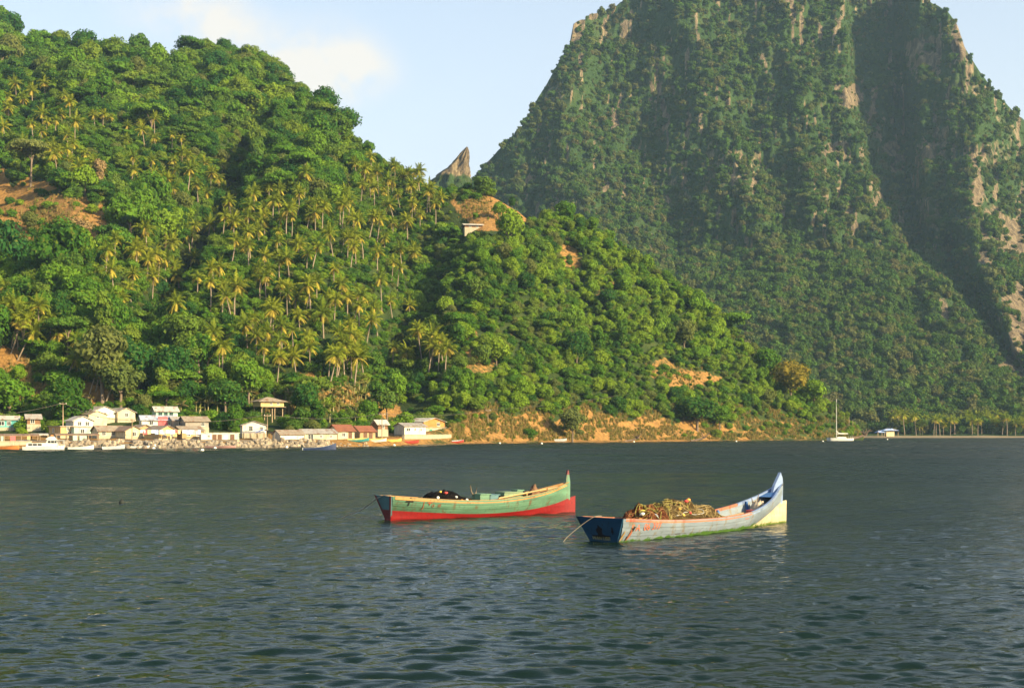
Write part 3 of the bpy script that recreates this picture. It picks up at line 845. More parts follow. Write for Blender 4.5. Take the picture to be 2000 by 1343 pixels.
def slope_point(px, py):
    """point on the hillside seen in the direction (px, py)"""
    sh = float(shore(px)); ds = np.linspace(sh + 1, sh + 520, 900)
    z = hill_z(np.full_like(ds, px), ds); yy = hill_py(px, ds, z)
    k = np.argmax(yy <= py)
    d = float(ds[k]); return Vector(((px - 1000) / F_PX * d, d, float(z[k])))

def palms():
    placed = []
    lean_list = [(32, 705, .45), (72, 702, .5), (185, 765, .2), (205, 790, .25), (120, 765, .22), (20, 690, .3), (655, 752, .06), (835, 735, .12)]
    for px, py, ln in lean_list:
        p = slope_point(px, py); p.z -= .2
        add_palm(p, 0, random.uniform(.95, 1.15), random.choice([0, 3, 1]), random.randrange(5), 'coconut palm leaning out over bare earth above the village', 'leaning palms above the village', lean=(0, ln, 0) if px < 300 else (0, ln, 0))
        placed.append((px, py))
    rng = random.Random(3)
    count = 0
    for zi, (poly, dn) in enumerate(PALM_ZONES):
        x0, x1 = min(q[0] for q in poly), max(q[0] for q in poly); y0, y1 = min(q[1] for q in poly), max(q[1] for q in poly)
        target = {0: 138, 1: 24, 2: 20, 3: 9, 4: 62, 5: 14, 6: 12}[zi]
        got = 0; tries = 0
        while got < target and tries < 9000:
            tries += 1
            px, py = rng.uniform(x0, x1), rng.uniform(y0, y1)
            if not in_poly(np.array([px]), np.array([py]), poly)[0]: continue
            if zi in (0, 4, 6) and float(fbm(np.array(px / 45), np.array(py / 38), 2, 12)) < rng.uniform(-.7, 0): continue
            md = rng.choice([8, 11, 14]) if zi in (0, 1) else 12
            if any((px - a) ** 2 + ((py - b) * 1.1) ** 2 < md * md for a, b in placed): continue
            p = slope_point(px, py); p.z -= .2
            ti_, ci_ = rng.choice([0, 1, 2, 3, 4, 0, 1]), rng.randrange(5)
            lab = ['medium', 'tall', 'short', 'leaning', 'very tall'][ti_] + ' coconut palm with ' + ['compact', 'ragged', 'wide', 'full', 'shaggy'][ci_] + ' yellowing crown near ' + landmark(px, py)
            add_palm(p, rng.uniform(0, 6.28), rng.uniform(.76, 1.12), ti_, ci_, lab, 'coconut palms of the hillside', lean=(rng.gauss(0, .07), rng.gauss(0, .07)))
            placed.append((px, py)); got += 1

# ------------------------------------------------------------------ named single trees
def solo(px, py, sc, i, label, name, mat=None, scz=None, dz=.4):
    p = slope_point(px, py); p.z -= dz
    cr = None
    if mat is not None:
        cr = CROWNS[i].copy(); cr.materials.clear(); cr.materials.append(mat)
    return add_tree(p, random.uniform(0, 6.28), sc, i, label, name=name, crown=cr, scz=scz)
solo(1545, 790, 1.75, 2, 'tall tree with orange-tinted crown at the seaward end of the headland', 'flowering_tree', LEAF_ORANGE, 1.9)
solo(1590, 800, 1.35, 5, 'pale lime tree below the orange-tinted tree', 'lime_tree', None, 1.5)
solo(1362, 842, 1.95, 4, 'large dark round tree standing low over the ochre shore bank', 'shade_tree', LEAF_DARK, 1.45, 1.2)
solo(1405, 842, 1.3, 0, 'mid green tree crowded against the large dark round tree', 'shade_tree', None, 1.2, .8)
solo(738, 812, .95, 3, 'dense bright green egg-shaped tree behind the rust-roofed houses', 'mango_tree', LEAF, 1.15, .6)
solo(200, 790, 1.9, 8, 'tall greyish open-crowned tree at the mouth of the dark gully', 'breadfruit_tree', None, 2.3)
solo(235, 800, 1.5, 8, 'greyish green tree spreading over the white gabled houses', 'breadfruit_tree', None, 1.4)
solo(300, 215, 2.0, 6, 'wide umbrella-shaped tree high on the hillside', 'umbrella_tree', None, 1.8)
solo(60, 365, 1.6, 6, 'vine-draped tree with a thick pale trunk above the earth slip', 'umbrella_tree', LEAF_OLIVE, 2.0)
solo(975, 432, .85, 9, 'small lone tree in the bare earth clearing beside the hilltop house', 'clearing_tree', None, .9)
solo(1000, 418, .55, 3, 'small dark tree at the edge of the bare earth clearing', 'clearing_tree', LEAF_DARK, .8)
solo(1118, 420, 1.1, 8, 'feathery olive tree breaking the skyline of the headland ridge', 'ridge_tree', None, 1.2)
solo(150, 470, 1.3, 2, 'leafless brown scrub tree on the orange earth slip', 'dry_tree', LEAF_DRY, .8)
solo(195, 375, 1.0, 7, 'dry brown vine-hung tree beside the earth slip', 'dry_tree', LEAF_DRY, 1.3)
solo(485, 808, 1.35, 1, 'bushy green tree behind the white two-storey house', 'yard_tree', None, 1.6)
solo(440, 815, 1.2, 0, 'rounded green tree in the yard behind the white cubicles', 'yard_tree', None, 1.15)

# ------------------------------------------------------------------ banana plants behind the village
def banana_mesh(seed):
    rng = random.Random(seed); mb = MB()
    for i in range(8):
        az = i * 2.4 + rng.uniform(-.3, .3); L = rng.uniform(1.3, 1.9); pitch = R(rng.uniform(20, 75))
        d = Vector((math.cos(az) * math.cos(pitch), math.sin(az) * math.cos(pitch), math.sin(pitch))); p = Vector((0, 0, 1.9)); side = Vector((-math.sin(az), math.cos(az), 0))
        prev = None
        for k in range(6):
            w = .26 * math.sin(math.pi * min(.97, .12 + k / 5 * .88))
            row = [p - side * w + Vector((0, 0, -w * .4)), p, p + side * w + Vector((0, 0, -w * .4))]
            b0 = len(mb.v); mb.v += [tuple(q) for q in row]
            if prev is not None:
                for c in (0, 1): mb.f.append((prev + c, prev + c + 1, b0 + c + 1, b0 + c)); mb.m.append(0)
            prev = b0; p = p + d * L / 5; d = (d + Vector((0, 0, -.26))).normalized()
    return mb.build('banana_leaves_%d' % seed, BANANA, link=False).data
BAN = [banana_mesh(i) for i in range(3)]
mb = MB(); mb.tube([(0, 0, -.8), (0, 0, .9), (.03, 0, 2.0)], [.15, .12, .08], 6); BAN_STEM = mb.build('banana_stem', plain('banana_stem', (.28, .24, .10), .8), link=False, smooth=True).data
def bananas():
    rng = random.Random(9); placed = []
    zones = [((345, 510), (765, 815), 52), ((555, 720), (755, 815), 48), ((130, 180), (785, 800), 6), ((270, 300), (795, 806), 5), ((600, 720), (800, 828), 10)]
    for (a_, b_), (c, d), nn in zones:
        for k in range(nn):
            for _ in range(30):
                px, py = rng.uniform(a_, b_), rng.uniform(c, d)
                pp = slope_point(px, py)
                if all((px - q) ** 2 + (py - r) ** 2 > 49 for q, r in placed) and house_clear(np.array([px]), np.array([pp.y]))[0]: break
            placed.append((px, py)); p = slope_point(px, py)
            t = empty('banana_plant', p, rng.uniform(0, 6.28)); s = rng.uniform(.8, 1.25); t.scale = (s, s, s)
            o = bpy.data.objects.new('leaves', BAN[k % 3]); o.parent = t; COL.objects.link(o)
            o = bpy.data.objects.new('stem', BAN_STEM); o.parent = t; COL.objects.link(o)
            tag(t, ['ragged pale', 'broad drooping', 'upright torn'][k % 3] + ' leaved banana plant ' + ('low' if s < .95 else 'tall' if s > 1.12 else 'standing') + ' near ' + landmark(px, py), 'banana plant', 'banana plants behind the village')

def tuft_mesh(seed, mat):
    rng = random.Random(seed); mb = MB()
    for i in range(16):
        an = rng.uniform(0, 6.28); r = rng.uniform(0, .25); h = rng.uniform(.4, .95); o = rng.uniform(.1, .4); w = .05
        b = Vector((r * math.cos(an), r * math.sin(an), -.1)); s_ = Vector((-math.sin(an), math.cos(an), 0)) * w
        mid = b + Vector((math.cos(an) * o * .4, math.sin(an) * o * .4, h * .6)); tip = b + Vector((math.cos(an) * o, math.sin(an) * o, h))
        mb.add([b - s_, b + s_, mid + s_ * .8, mid - s_ * .8, tip], [(0, 1, 2, 3), (3, 2, 4)])
    return mb.build('tuft_%d' % seed, mat, link=False).data
def grass():
    GD = leaf_mat('grass_dry', [(.26, .18, .06), (.20, .15, .05), (.30, .21, .08)], .3); GG = leaf_mat('grass_green', [(.10, .14, .02), (.14, .15, .03)], .3)
    T = [tuft_mesh(0, GD), tuft_mesh(1, GD), tuft_mesh(2, GG)]
    n = 9000; px = RNG.uniform(860, 1690, n); e = RNG.uniform(2.5, 22, n); d = shore(px) + e
    z = hill_z(px, d); keep = (z > .5) & (fbm(px / 16, e / 3, 3, 91) > -.12) & house_clear(px, d)
    px, d, z = px[keep], d[keep], z[keep]; n = len(px)
    pts = [np.stack([(px - 1000) / F_PX * d, d, z], 1)]
    for cx, cy, rx, ry, m in ((935, 405, 40, 25, 260), (110, 430, 100, 60, 900), (60, 750, 120, 40, 500), (650, 780, 120, 35, 500), (1340, 735, 60, 30, 200), (560, 790, 100, 25, 400)):
        for k in range(m // 4):
            p = slope_point(cx + RNG.normal() * rx * .5, cy + RNG.normal() * ry * .5); q = np.array(p)[None] + RNG.normal(size=(4, 3)) * np.array([1.2, 1.2, 0]); q[:, 2] = hill_z(q[:, 0] / q[:, 1] * F_PX + 1000, q[:, 1]); pts.append(q)
    p = np.concatenate(pts); n = len(p); sc = RNG.uniform(.6, 1.5, n)
    scatter('dry_grass', p, RNG.random(n) * 6.28, sc, sc * RNG.uniform(.7, 1.2, n), RNG.choice(3, n, p=[.4, .35, .25]), T, 'dry golden grass on the shore banks and slips', 'grass')

# ------------------------------------------------------------------ far shore: beach, palm grove, pavilion
def far_shore():
    xs = np.arange(1560, 2400, 8.0); us_ = np.array([-14, -4, 0, 6, 16, 30])
    Xp, Uu = np.meshgrid(xs, us_)
    D = 596 + Uu + 6 * fbm(Xp / 60, Xp * 0, 2, 6)
    Z = np.interp(Uu, [-14, 0, 6, 16, 30], [-1.2, .05, .35, .7, 1.0])
    V = np.stack([(Xp - 1000) / F_PX * D, D, Z], -1)
    o = grid_mesh('beach', V, plain('beach_sand', (.24, .18, .10), .95, .4, .6)); tag(o, 'pale strip of beach at the foot of the mountain', kind='structure')
    rng = random.Random(21); P_, R_, S_, K_ = [], [], [], []
    for k in range(62):
        px = 1742 + k * 4.5 + rng.uniform(-3, 3); d = 616 + rng.uniform(0, 26)
        p = Vector(((px - 1000) / F_PX * d, d, max(.6, np.interp(d, [596, 612, 626, 645], [.1, .7, 1.0, 2.4])) - .3)); sc = rng.uniform(.78, 1.1); ti, ci = rng.choice([0, 1, 2, 4, 3]), rng.randrange(5)
        if k in (1, 4, 9, 15, 22, 30, 38, 47):
            add_palm(p, rng.uniform(0, 6.28), sc, ti, ci, 'coconut palm standing forward in the row behind the far beach', 'coconut palms along the far beach')
        else: P_.append(tuple(p)); R_.append(rng.uniform(0, 6.28)); S_.append(sc); K_.append(ti)
    kinds = []
    for ti in range(5):
        a_ = PALM_TRUNKS[ti]; c_ = PALM_CROWNS[ti]; nv = len(a_[0].vertices)
        me = bpy.data.meshes.new('grove_palm'); me.from_pydata([tuple(v.co) for v in a_[0].vertices] + [tuple(v.co + a_[1]) for v in c_.vertices], [], [tuple(f.vertices) for f in a_[0].polygons] + [tuple(v + nv for v in f.vertices) for f in c_.polygons])
        for m_ in (PALM_BARK, FROND, FROND_DRY): me.materials.append(m_)
        me.polygons.foreach_set('material_index', [0] * len(a_[0].polygons) + [f.material_index + 1 for f in c_.polygons]); kinds.append(me)
    scatter('palm_grove', P_, R_, S_, S_, K_, kinds, 'thick grove of coconut palms lining the far beach', 'palms')
far_shore()

# ------------------------------------------------------------------ houses
KEEP = []
def wallm(name, c, dirt=None): return plain('wall_' + name, c, .85, .16, .8, .2, dirt or tuple(x * .62 for x in c))
W_WHITE = wallm('white', (.62, .58, .48)); W_CREAM = wallm('cream', (.56, .47, .29)); W_TAN = wallm('tan', (.38, .27, .14)); W_YELLOW = wallm('yellow', (.50, .36, .16))
W_GREEN = wallm('pale_green', (.36, .50, .40)); W_TEAL = wallm('teal', (.10, .36, .34)); W_PINK = wallm('pink_red', (.62, .13, .13)); W_GREY = wallm('grey', (.28, .25, .21)); W_BROWN = wallm('brown', (.22, .12, .065))
W_ORANGE = wallm('orange', (.46, .20, .06)); W_DKGREEN = wallm('dark_green', (.05, .20, .13)); W_CONC = wallm('concrete', (.38, .33, .23))
def roofm(name, c, c2):
    m, n, l = new_mat('roof_' + name)
    v = mapped(n, l); nz = noise(n, l, v, .8, 5, .65)
    cr = ramp(n, [(.38, c), (.62, c2)]); l.new(nz, cr.inputs[0])
    rust = mrange(n, l, noise(n, l, mapped(n, l, scale=(1, .4, 1)), 1.1, 5, .7), .5, .62, 0, .85)
    rc = mix_rgb(n, l, rust, cr.outputs[0], (.20, .085, .035))
    w = n.new('ShaderNodeTexWave'); w.wave_type = 'BANDS'; w.bands_direction = 'X'; w.inputs['Scale'].default_value = 2.2
    l.new(v, w.inputs['Vector'])
    surf(n, l, rc, .6, .35, w.outputs[1], .5, .03); return m
RF_GREY = roofm('grey', (.27, .245, .21), (.36, .33, .28)); RF_RUST = roofm('rust', (.19, .065, .032), (.27, .10, .045)); RF_BLUE = roofm('pale_blue', (.33, .38, .44), (.42, .46, .50)); RF_TAN = roofm('tan', (.24, .19, .13), (.32, .26, .18))
RF_BRIGHT = roofm('bright', (.42, .385, .32), (.52, .48, .40)); RF_BROWN = roofm('brown', (.17, .11, .07), (.28, .19, .12)); RF_DBLUE = roofm('blue', (.22, .34, .60), (.40, .50, .70))
GLASS_D = plain('window_dark', (.025, .03, .03), .25, .2, 3, .5); FRAME_W = plain('frame_white', (.72, .70, .62), .7); FRAME_G = plain('frame_green', (.06, .25, .16), .7); DOOR_B = plain('door_brown', (.13, .07, .04), .8); DOOR_G = plain('door_green', (.05, .26, .17), .7); POST = plain('post_wood', (.33, .24, .15), .9)

def house(px, py, d, wpx, hpx, label, depth=4.5, rot=28, roof='gable_x', wm=W_WHITE, rm=RF_GREY, rise=.9, over=.3, wins=((.3, .55),), doors=(), fr=FRAME_W, side_wins=(), name='house', plinth=1.6, stilts=0.0, wsz=(.7, .8), cat='house', z=None, gable_m=None, base_ext=None):
    """px, py: middle of the front wall's foot; wpx, hpx: width and wall height in frame pixels"""
    sx = d / F_PX
    w = wpx * sx / math.cos(R(rot)) ; h = hpx * sx
    loc = P(px, py, d)
    if z is not None: loc.z = z
    KEEP.append((px, wpx, d, depth))
    t = empty(name, loc, R(rot))
    z0 = stilts
    # walls: a body with gable ends
    mb = MB()
    if roof == 'gable_x':     # ridge runs along the front; gable ends left and right
        prof = [(0, z0), (depth, z0), (depth, z0 + h), (depth / 2, z0 + h + rise), (0, z0 + h)]
        vs = [(-w / 2, y, zz) for y, zz in prof] + [(w / 2, y, zz) for y, zz in prof]
    elif roof == 'gable_y':   # gable faces the water
        prof = [(-w / 2, z0), (w / 2, z0), (w / 2, z0 + h), (0, z0 + h + rise), (-w / 2, z0 + h)]
        vs = [(x, 0, zz) for x, zz in prof] + [(x, depth, zz) for x, zz in prof]
    elif roof == 'shed':
        prof = [(0, z0), (depth, z0), (depth, z0 + h + rise), (0, z0 + h)]
        vs = [(-w / 2, y, zz) for y, zz in prof] + [(w / 2, y, zz) for y, zz in prof]
    else:
        prof = [(-w / 2, z0), (w / 2, z0), (w / 2, z0 + h), (-w / 2, z0 + h)]
        vs = [(x, 0, zz) for x, zz in prof] + [(x, depth, zz) for x, zz in prof]
    n = len(prof)
    fs = [tuple(range(n)), tuple(reversed(range(n, 2 * n)))] + [(i, i + n, (i + 1) % n + n, (i + 1) % n) for i in range(n)]
    mb.add(vs, fs); mb.build('wall', wm, t)
    if stilts > 0:
        for sxn in (-.9, 0, .9):
            for yy in (.12, depth - .12):
                q = MB(); q.box((sxn * w / 2, yy, (z0 - 1.6) / 2), (.18, .18, z0 + 1.6)); q.build('stilt', POST, t)
        q = MB(); q.box((0, -.35, z0 - .06), (w + .3, .9 , .1)); q.build('balcony_floor', POST, t)
    else:
        q = MB(); q.box((0, depth / 2, -plinth / 2 + .001), (w + .12, depth + .12, plinth)); q.build('foundation', W_CONC, t)
    # roof slabs
    th = .09; q = MB()
    def slab(a, b, c, e):
        n_ = (Vector(b) - Vector(a)).cross(Vector(e) - Vector(a)).normalized()
        if n_.z < 0: n_ = -n_
        lo = [Vector(v) + n_ * .02 for v in (a, b, c, e)]; hi = [v + n_ * th for v in lo]
        q.add(lo + hi, [(0, 1, 2, 3), (7, 6, 5, 4), (0, 4, 5, 1), (1, 5, 6, 2), (2, 6, 7, 3), (3, 7, 4, 0)])
    zr = z0 + h
    if roof == 'gable_x':
        k = rise / (depth / 2); X0, X1 = -w / 2 - over, w / 2 + over
        slab((X0, -over, zr - k * over), (X1, -over, zr - k * over), (X1, depth / 2, zr + rise), (X0, depth / 2, zr + rise))
        slab((X0, depth / 2, zr + rise), (X1, depth / 2, zr + rise), (X1, depth + over, zr - k * over), (X0, depth + over, zr - k * over))
    elif roof == 'gable_y':
        k = rise / (w / 2); e = w / 2 + over
        slab((-e, -over, zr - k * over), (0, -over, zr + rise), (0, depth + over, zr + rise), (-e, depth + over, zr - k * over))
        slab((0, -over, zr + rise), (e, -over, zr - k * over), (e, depth + over, zr - k * over), (0, depth + over, zr + rise))
    elif roof == 'shed':
        k = rise / depth
        slab((-w / 2 - over, -over, zr - k * over), (w / 2 + over, -over, zr - k * over), (w / 2 + over, depth + over, zr + rise + k * over), (-w / 2 - over, depth + over, zr + rise + k * over))
    elif roof == 'hip':
        a_, b_ = w / 2 + over, depth + over; y0 = -over; r0 = max(.2, w / 2 - depth / 2)
        zz = zr - .12
        q.add([(-a_, y0, zz), (a_, y0, zz), (a_, b_, zz), (-a_, b_, zz), (-r0, depth / 2, zr + rise), (r0, depth / 2, zr + rise), (-a_, y0, zz - .07), (a_, y0, zz - .07), (a_, b_, zz - .07), (-a_, b_, zz - .07)],
              [(0, 1, 5, 4), (1, 2, 5), (2, 3, 4, 5), (3, 0, 4), (6, 7, 1, 0), (7, 8, 2, 1), (8, 9, 3, 2), (9, 6, 0, 3), (9, 8, 7, 6)])
    else:
        q.box((0, depth / 2, zr + .08), (w + 2 * over, depth + 2 * over, .14))
    q.build('roof', rm, t)
    def window(M, x, zc, ww, hh):
        f = MB()
        for cx, cz, bw, bh in ((x, zc + hh / 2, ww + .12, .07), (x, zc - hh / 2, ww + .16, .08), (x - ww / 2, zc, .06, hh - .08), (x + ww / 2, zc, .06, hh - .08), (x, zc, .05, hh - .08)):
            f.box(M @ Vector((cx, -.035, cz)), (bw, .066, bh), M=M.to_3x3())
        o = f.build('window', fr, t)
        g = MB(); g.box(M @ Vector((x, -.012, zc)), (ww, .02, hh), M=M.to_3x3()); g.build('pane', GLASS_D, o)
    F0 = Matrix.Identity(4)
    for it in wins:
        fx, fz = it[0], it[1]; ws, hs = (it[2], it[3]) if len(it) > 3 else wsz
        window(F0, (fx - .5) * w, z0 + fz * h, min(ws, w * .8), hs)
    ML = Matrix.Translation((-w / 2, depth / 2, 0)) @ Matrix.Rotation(R(-90), 4, 'Z')
    MR = Matrix.Translation((w / 2, depth / 2, 0)) @ Matrix.Rotation(R(90), 4, 'Z')
    for sd, fx, fz in side_wins: window(ML if sd < 0 else MR, (fx - .5) * depth, z0 + fz * h, *wsz)
    for fx, dm in doors:
        g = MB(); g.box(((fx - .5) * w, -.03, z0 + min(1.0, h * .42)), (.8, .058, min(2.0, h * .84))); g.build('door', dm, t)
    tag(t, label, cat, 'village houses by the shore' if cat == 'house' else None)
    return t

def lean_to(px, py, d, wpx, hpx, label, rm=RF_BROWN, posts=4, rot=28, depth=2.5, name='shelter', panels=()):
    sx = d / F_PX; w = wpx * sx / math.cos(R(rot)); h = hpx * sx
    t = empty(name, P(px, py, d), R(rot))
    q = MB(); q.box((0, depth / 2, h), (w, depth, .1), M=Matrix.Rotation(R(6), 3, 'X')); q.build('roof', rm, t)
    for i in range(posts):
        for yy in (.1, depth - .1):
            q = MB(); q.tube([((i / (posts - 1) - .5) * w * .94, yy, -1.2), ((i / (posts - 1) - .5) * w * .94, yy, h - .03)], .07, 6); q.build('post', POST, t)
    for fx, fw, mt in panels:
        q = MB(); q.box(((fx - .5) * w, .05, h * .42), (fw * w, .06, h * .84)); q.build('panel', mt, t)
    tag(t, label, 'shelter'); return t

HY = 10
def hd(px, extra): return float(shore(px)) + extra
# third row (behind), then second row, then front row
house(12, 834, hd(12, 36), 40, 15, 'turquoise house with long pale roof half hidden by shrubs', 5, 20, 'gable_x', W_TEAL, RF_BRIGHT, .7, .4, ((.3, .5, 1.0, .8), (.62, .5)))
house(66, 828, hd(66, 34), 22, 11, 'small shack with sagging grey roof and white sheet on its wall', 3.5, 25, 'gable_x', W_BROWN, RF_GREY, .8, .4, ((.4, .5),))
house(205, 815, hd(205, 48), 36, 11, 'white gabled house with grey roof topmost behind the tall cream house', 6, 52, 'gable_y', W_WHITE, RF_GREY, 1.1, .3, ((.5, .55),), side_wins=((-1, .5, .55),))
house(247, 816, hd(247, 50), 26, 11, 'white and yellow gabled house beside the topmost white gabled house', 5, 46, 'gable_y', W_CREAM, RF_GREY, .9, .3, ((.5, .55),))
house(191, 832, hd(191, 40), 28, 22, 'tall plain cream house with one small dark window', 5, 40, 'gable_y', W_CREAM, RF_TAN, .7, .2, ((.5, .8, .5, .4),))
house(326, 813, hd(326, 46), 38, 10, 'pale green upper house with a row of dark windows', 5.5, 24, 'gable_x', W_GREEN, RF_BRIGHT, 1.0, .4, ((.2, .55), (.45, .55), (.7, .55)), fr=FRAME_G)
house(308, 831, hd(308, 36), 56, 11, 'white house with pale blue roof and a red painted section', 5, 22, 'gable_x', W_WHITE, RF_BLUE, .9, .3, ((.3, .5), (.85, .5)))
t = bpy.data.objects['house.006'] if 'house.006' in bpy.data.objects else None
if t is not None:
    q = MB(); q.box((1.0, -.045, .95), (1.9, .06, 1.78)); q.build('painted_panel', W_PINK, t)
house(352, 832, hd(352, 34), 24, 11, 'dark grey timber shack between the red-panelled house and the tan house', 4, 30, 'gable_x', W_GREY, RF_GREY, .7, .3, ((.5, .55),))
house(385, 834, hd(385, 30), 40, 12, 'weathered shack with long grey roof above the tan house', 5, 28, 'gable_x', W_GREY, RF_TAN, .9, .4, ((.75, .5),))
house(532, 812, hd(532, 50), 40, 11, 'wooden hut raised on stilts with wide hipped roof', 4.5, 34, 'hip', W_YELLOW, RF_TAN, .9, .7, ((.45, .55, .5, .6), (.75, .55, .5, .6)), name='stilt_hut', stilts=2.4, z=zpx(815, hd(532, 50)))
house(748, 838, hd(748, 18), 18, 10, 'little raised shack with bright grey roof beside the utility pole', 3, 30, 'gable_x', W_BROWN, RF_BRIGHT, .9, .4, ((.5, .5),), name='shack')
# second row
house(146, 851, hd(146, 22), 42, 18, 'bare two-storey block house with yellowish front and dark windows', 5.5, 42, 'flat', W_YELLOW, RF_GREY, .5, .25, ((.25, .8, .5, .6), (.3, .3, .7, .6)), side_wins=((-1, .4, .6),))
house(163, 833, hd(163, 25), 30, 12, 'white gabled upper house over a pale green ground floor', 4.5, 38, 'gable_y', W_WHITE, RF_BRIGHT, .8, .35, ((.3, .5), (.7, .5)), plinth=.1)
house(161, 849, hd(161, 21), 26, 14.5, 'pale green ground-floor block below the white gabled house', 4, 38, 'flat', W_GREEN, RF_TAN, .2, .1, ((.5, .5),), name='house_annex')
house(218, 851, hd(218, 17), 42, 10, 'low cream cottage with wide tan roof', 4.5, 33, 'gable_x', W_CREAM, RF_TAN, .9, .35, ((.55, .5), (.2, .5)))
house(262, 853, hd(262, 15), 26, 12, 'small cottage with cream gable and dark timber side', 5, 45, 'gable_y', W_CREAM, RF_BROWN, .8, .3, ((.5, .5),))
house(285, 850, hd(285, 20), 30, 12, 'orange-tan cottage with open dark porch', 4.5, 38, 'gable_y', W_TAN, RF_TAN, .8, .35, ((.6, .5),), ((.25, DOOR_B),))
house(328, 856, hd(328, 11), 28, 15, 'yellow-tan gabled house directly behind the boulders', 5.5, 44, 'gable_y', W_YELLOW, RF_TAN, .9, .3, ((.3, .5, .5, .7), (.7, .5, .5, .7)))
house(377, 856, hd(377, 12), 36, 15, 'wide tan house with two small windows behind the laundry', 5, 36, 'gable_x', W_TAN, RF_TAN, .8, .3, ((.3, .55, .6, .7), (.72, .55, .6, .7)))
house(424, 858, hd(424, 10), 38, 12, 'row of white flat-roofed cubicles with dark doorways', 3.5, 26, 'flat', W_WHITE, RF_BRIGHT, .3, .1, ((.12, .55, .4, .5),), ((.38, DOOR_B), (.62, DOOR_B)), name='cubicle_row')
house(455, 858, hd(455, 10.5), 22, 12, 'pale green flat-roofed cubicle with an open dark door', 3.2, 26, 'flat', W_GREEN, RF_BRIGHT, .3, .1, (), ((.45, DOOR_B),), name='cubicle')
house(398, 858, hd(398, 9), 9, 11, 'narrow white privy beside the wide tan house', 1.5, 26, 'flat', W_WHITE, RF_BRIGHT, .2, .06, (), (), name='privy')
house(497, 846, hd(497, 17), 44, 16, 'white two-storey house with low gable and brown shuttered window', 6, 16, 'gable_y', W_WHITE, RF_GREY, .7, .3, ((.35, .6, .7, 1.0), (.8, .6, .5, .7)), plinth=2.6)
lean_to(497, 858, hd(497, 12), 40, 14, 'grey-roofed porch in front of the white two-storey house', RF_GREY, 4, 16, 2.6, 'porch')
house(571, 860, hd(571, 10), 42, 12, 'low white shed with plain wall and grey roof', 4.5, 30, 'gable_x', W_WHITE, RF_TAN, .8, .3, ())
house(627, 860, hd(627, 10), 58, 14, 'long cream bungalow with brown window and patchy roof', 5, 30, 'gable_x', W_CREAM, RF_GREY, .8, .35, ((.18, .55, 1.1, 1.0), (.5, .6, .5, .6), (.8, .6, .5, .6)))
house(676, 856, hd(676, 11), 30, 15, 'cottage with tall rust red corrugated roof', 5, 30, 'gable_x', W_CREAM, RF_RUST, 1.2, .35, ((.35, .5),), ((.75, DOOR_B),))
house(718, 856, hd(718, 12), 28, 14, 'hut with rust red roof and dark open doorway', 4.5, 34, 'gable_x', W_TAN, RF_RUST, 1.1, .35, (), ((.35, DOOR_B), (.7, DOOR_B)))
house(811, 848, hd(811, 12), 40, 16, 'white bungalow with three windows standing on a low sea wall', 5.5, 30, 'gable_x', W_WHITE, RF_GREY, .7, .35, ((.18, .6, .9, .7), (.5, .6, .4, .6), (.78, .6, .4, .6)))
house(850, 849, hd(850, 18), 40, 14, 'white pillared ground floor under the orange gabled house', 5, 36, 'flat', W_CREAM, RF_TAN, .3, .2, (), ((.3, DOOR_G), (.7, DOOR_B)), name='house_undercroft')
house(848, 834.5, hd(848, 19), 38, 11, 'orange timber upper house with white bay and grey roof', 5.5, 48, 'gable_y', W_ORANGE, RF_BRIGHT, .9, .45, ((.7, .55, .9, .8),), plinth=.05, side_wins=((-1, .4, .5),))
# sea wall before the white bungalow
def sea_wall(px0, px1, extra, py_top, label):
    p0 = P(px0, 0, hd(px0, extra)); p1 = P(px1, 0, hd(px1, extra)); zt = zpx(py_top, hd((px0 + px1) / 2, extra))
    v = p1 - p0; rot = math.atan2(v.y, v.x); Lw = math.hypot(v.x, v.y)
    t = empty('sea_wall', ((p0.x + p1.x) / 2, (p0.y + p1.y) / 2, 0), rot)
    n_ = max(3, int(Lw / 2.2))
    for i in range(n_):
        q = MB(); q.box(((i + .5) / n_ * Lw - Lw / 2, random.uniform(-.02, .02), (zt - 1) / 2), (Lw / n_ - .03, .5, zt + 1 + random.uniform(-.05, .05))); q.build('wall_panel', W_CONC, t)
    q = MB(); q.box((0, 0, zt + .06), (Lw + .1, .62, .1)); q.build('coping', W_CONC, t)
    tag(t, label, 'wall')
sea_wall(788, 880, 6.5, 849, 'cream concrete sea wall below the white bungalow')
sea_wall(-40, 62, 3.5, 862, 'low cream concrete wall behind the white cabin cruiser')
lean_to(25, 863, hd(25, 7), 90, 14, 'long open shed with brown roof and painted panels behind the low concrete wall', RF_BROWN, 7, 22, 3, 'open_shed', ((.08, .14, W_DKGREEN), (.2, .05, W_WHITE), (.3, .05, W_GREEN), (.5, .1, W_PINK), (.8, .06, W_YELLOW)))
lean_to(152, 862, hd(152, 8), 76, 14, 'rusty roofed shelter with two turquoise panels above the boulders', RF_BROWN, 5, 24, 2.5, 'open_shed', ((.44, .1, W_GREEN), (.62, .16, W_GREEN)))
lean_to(78, 862, hd(78, 9), 30, 14, 'cream canvas awning beside the cabin cruiser', RF_BRIGHT, 3, 22, 2.5, 'awning')
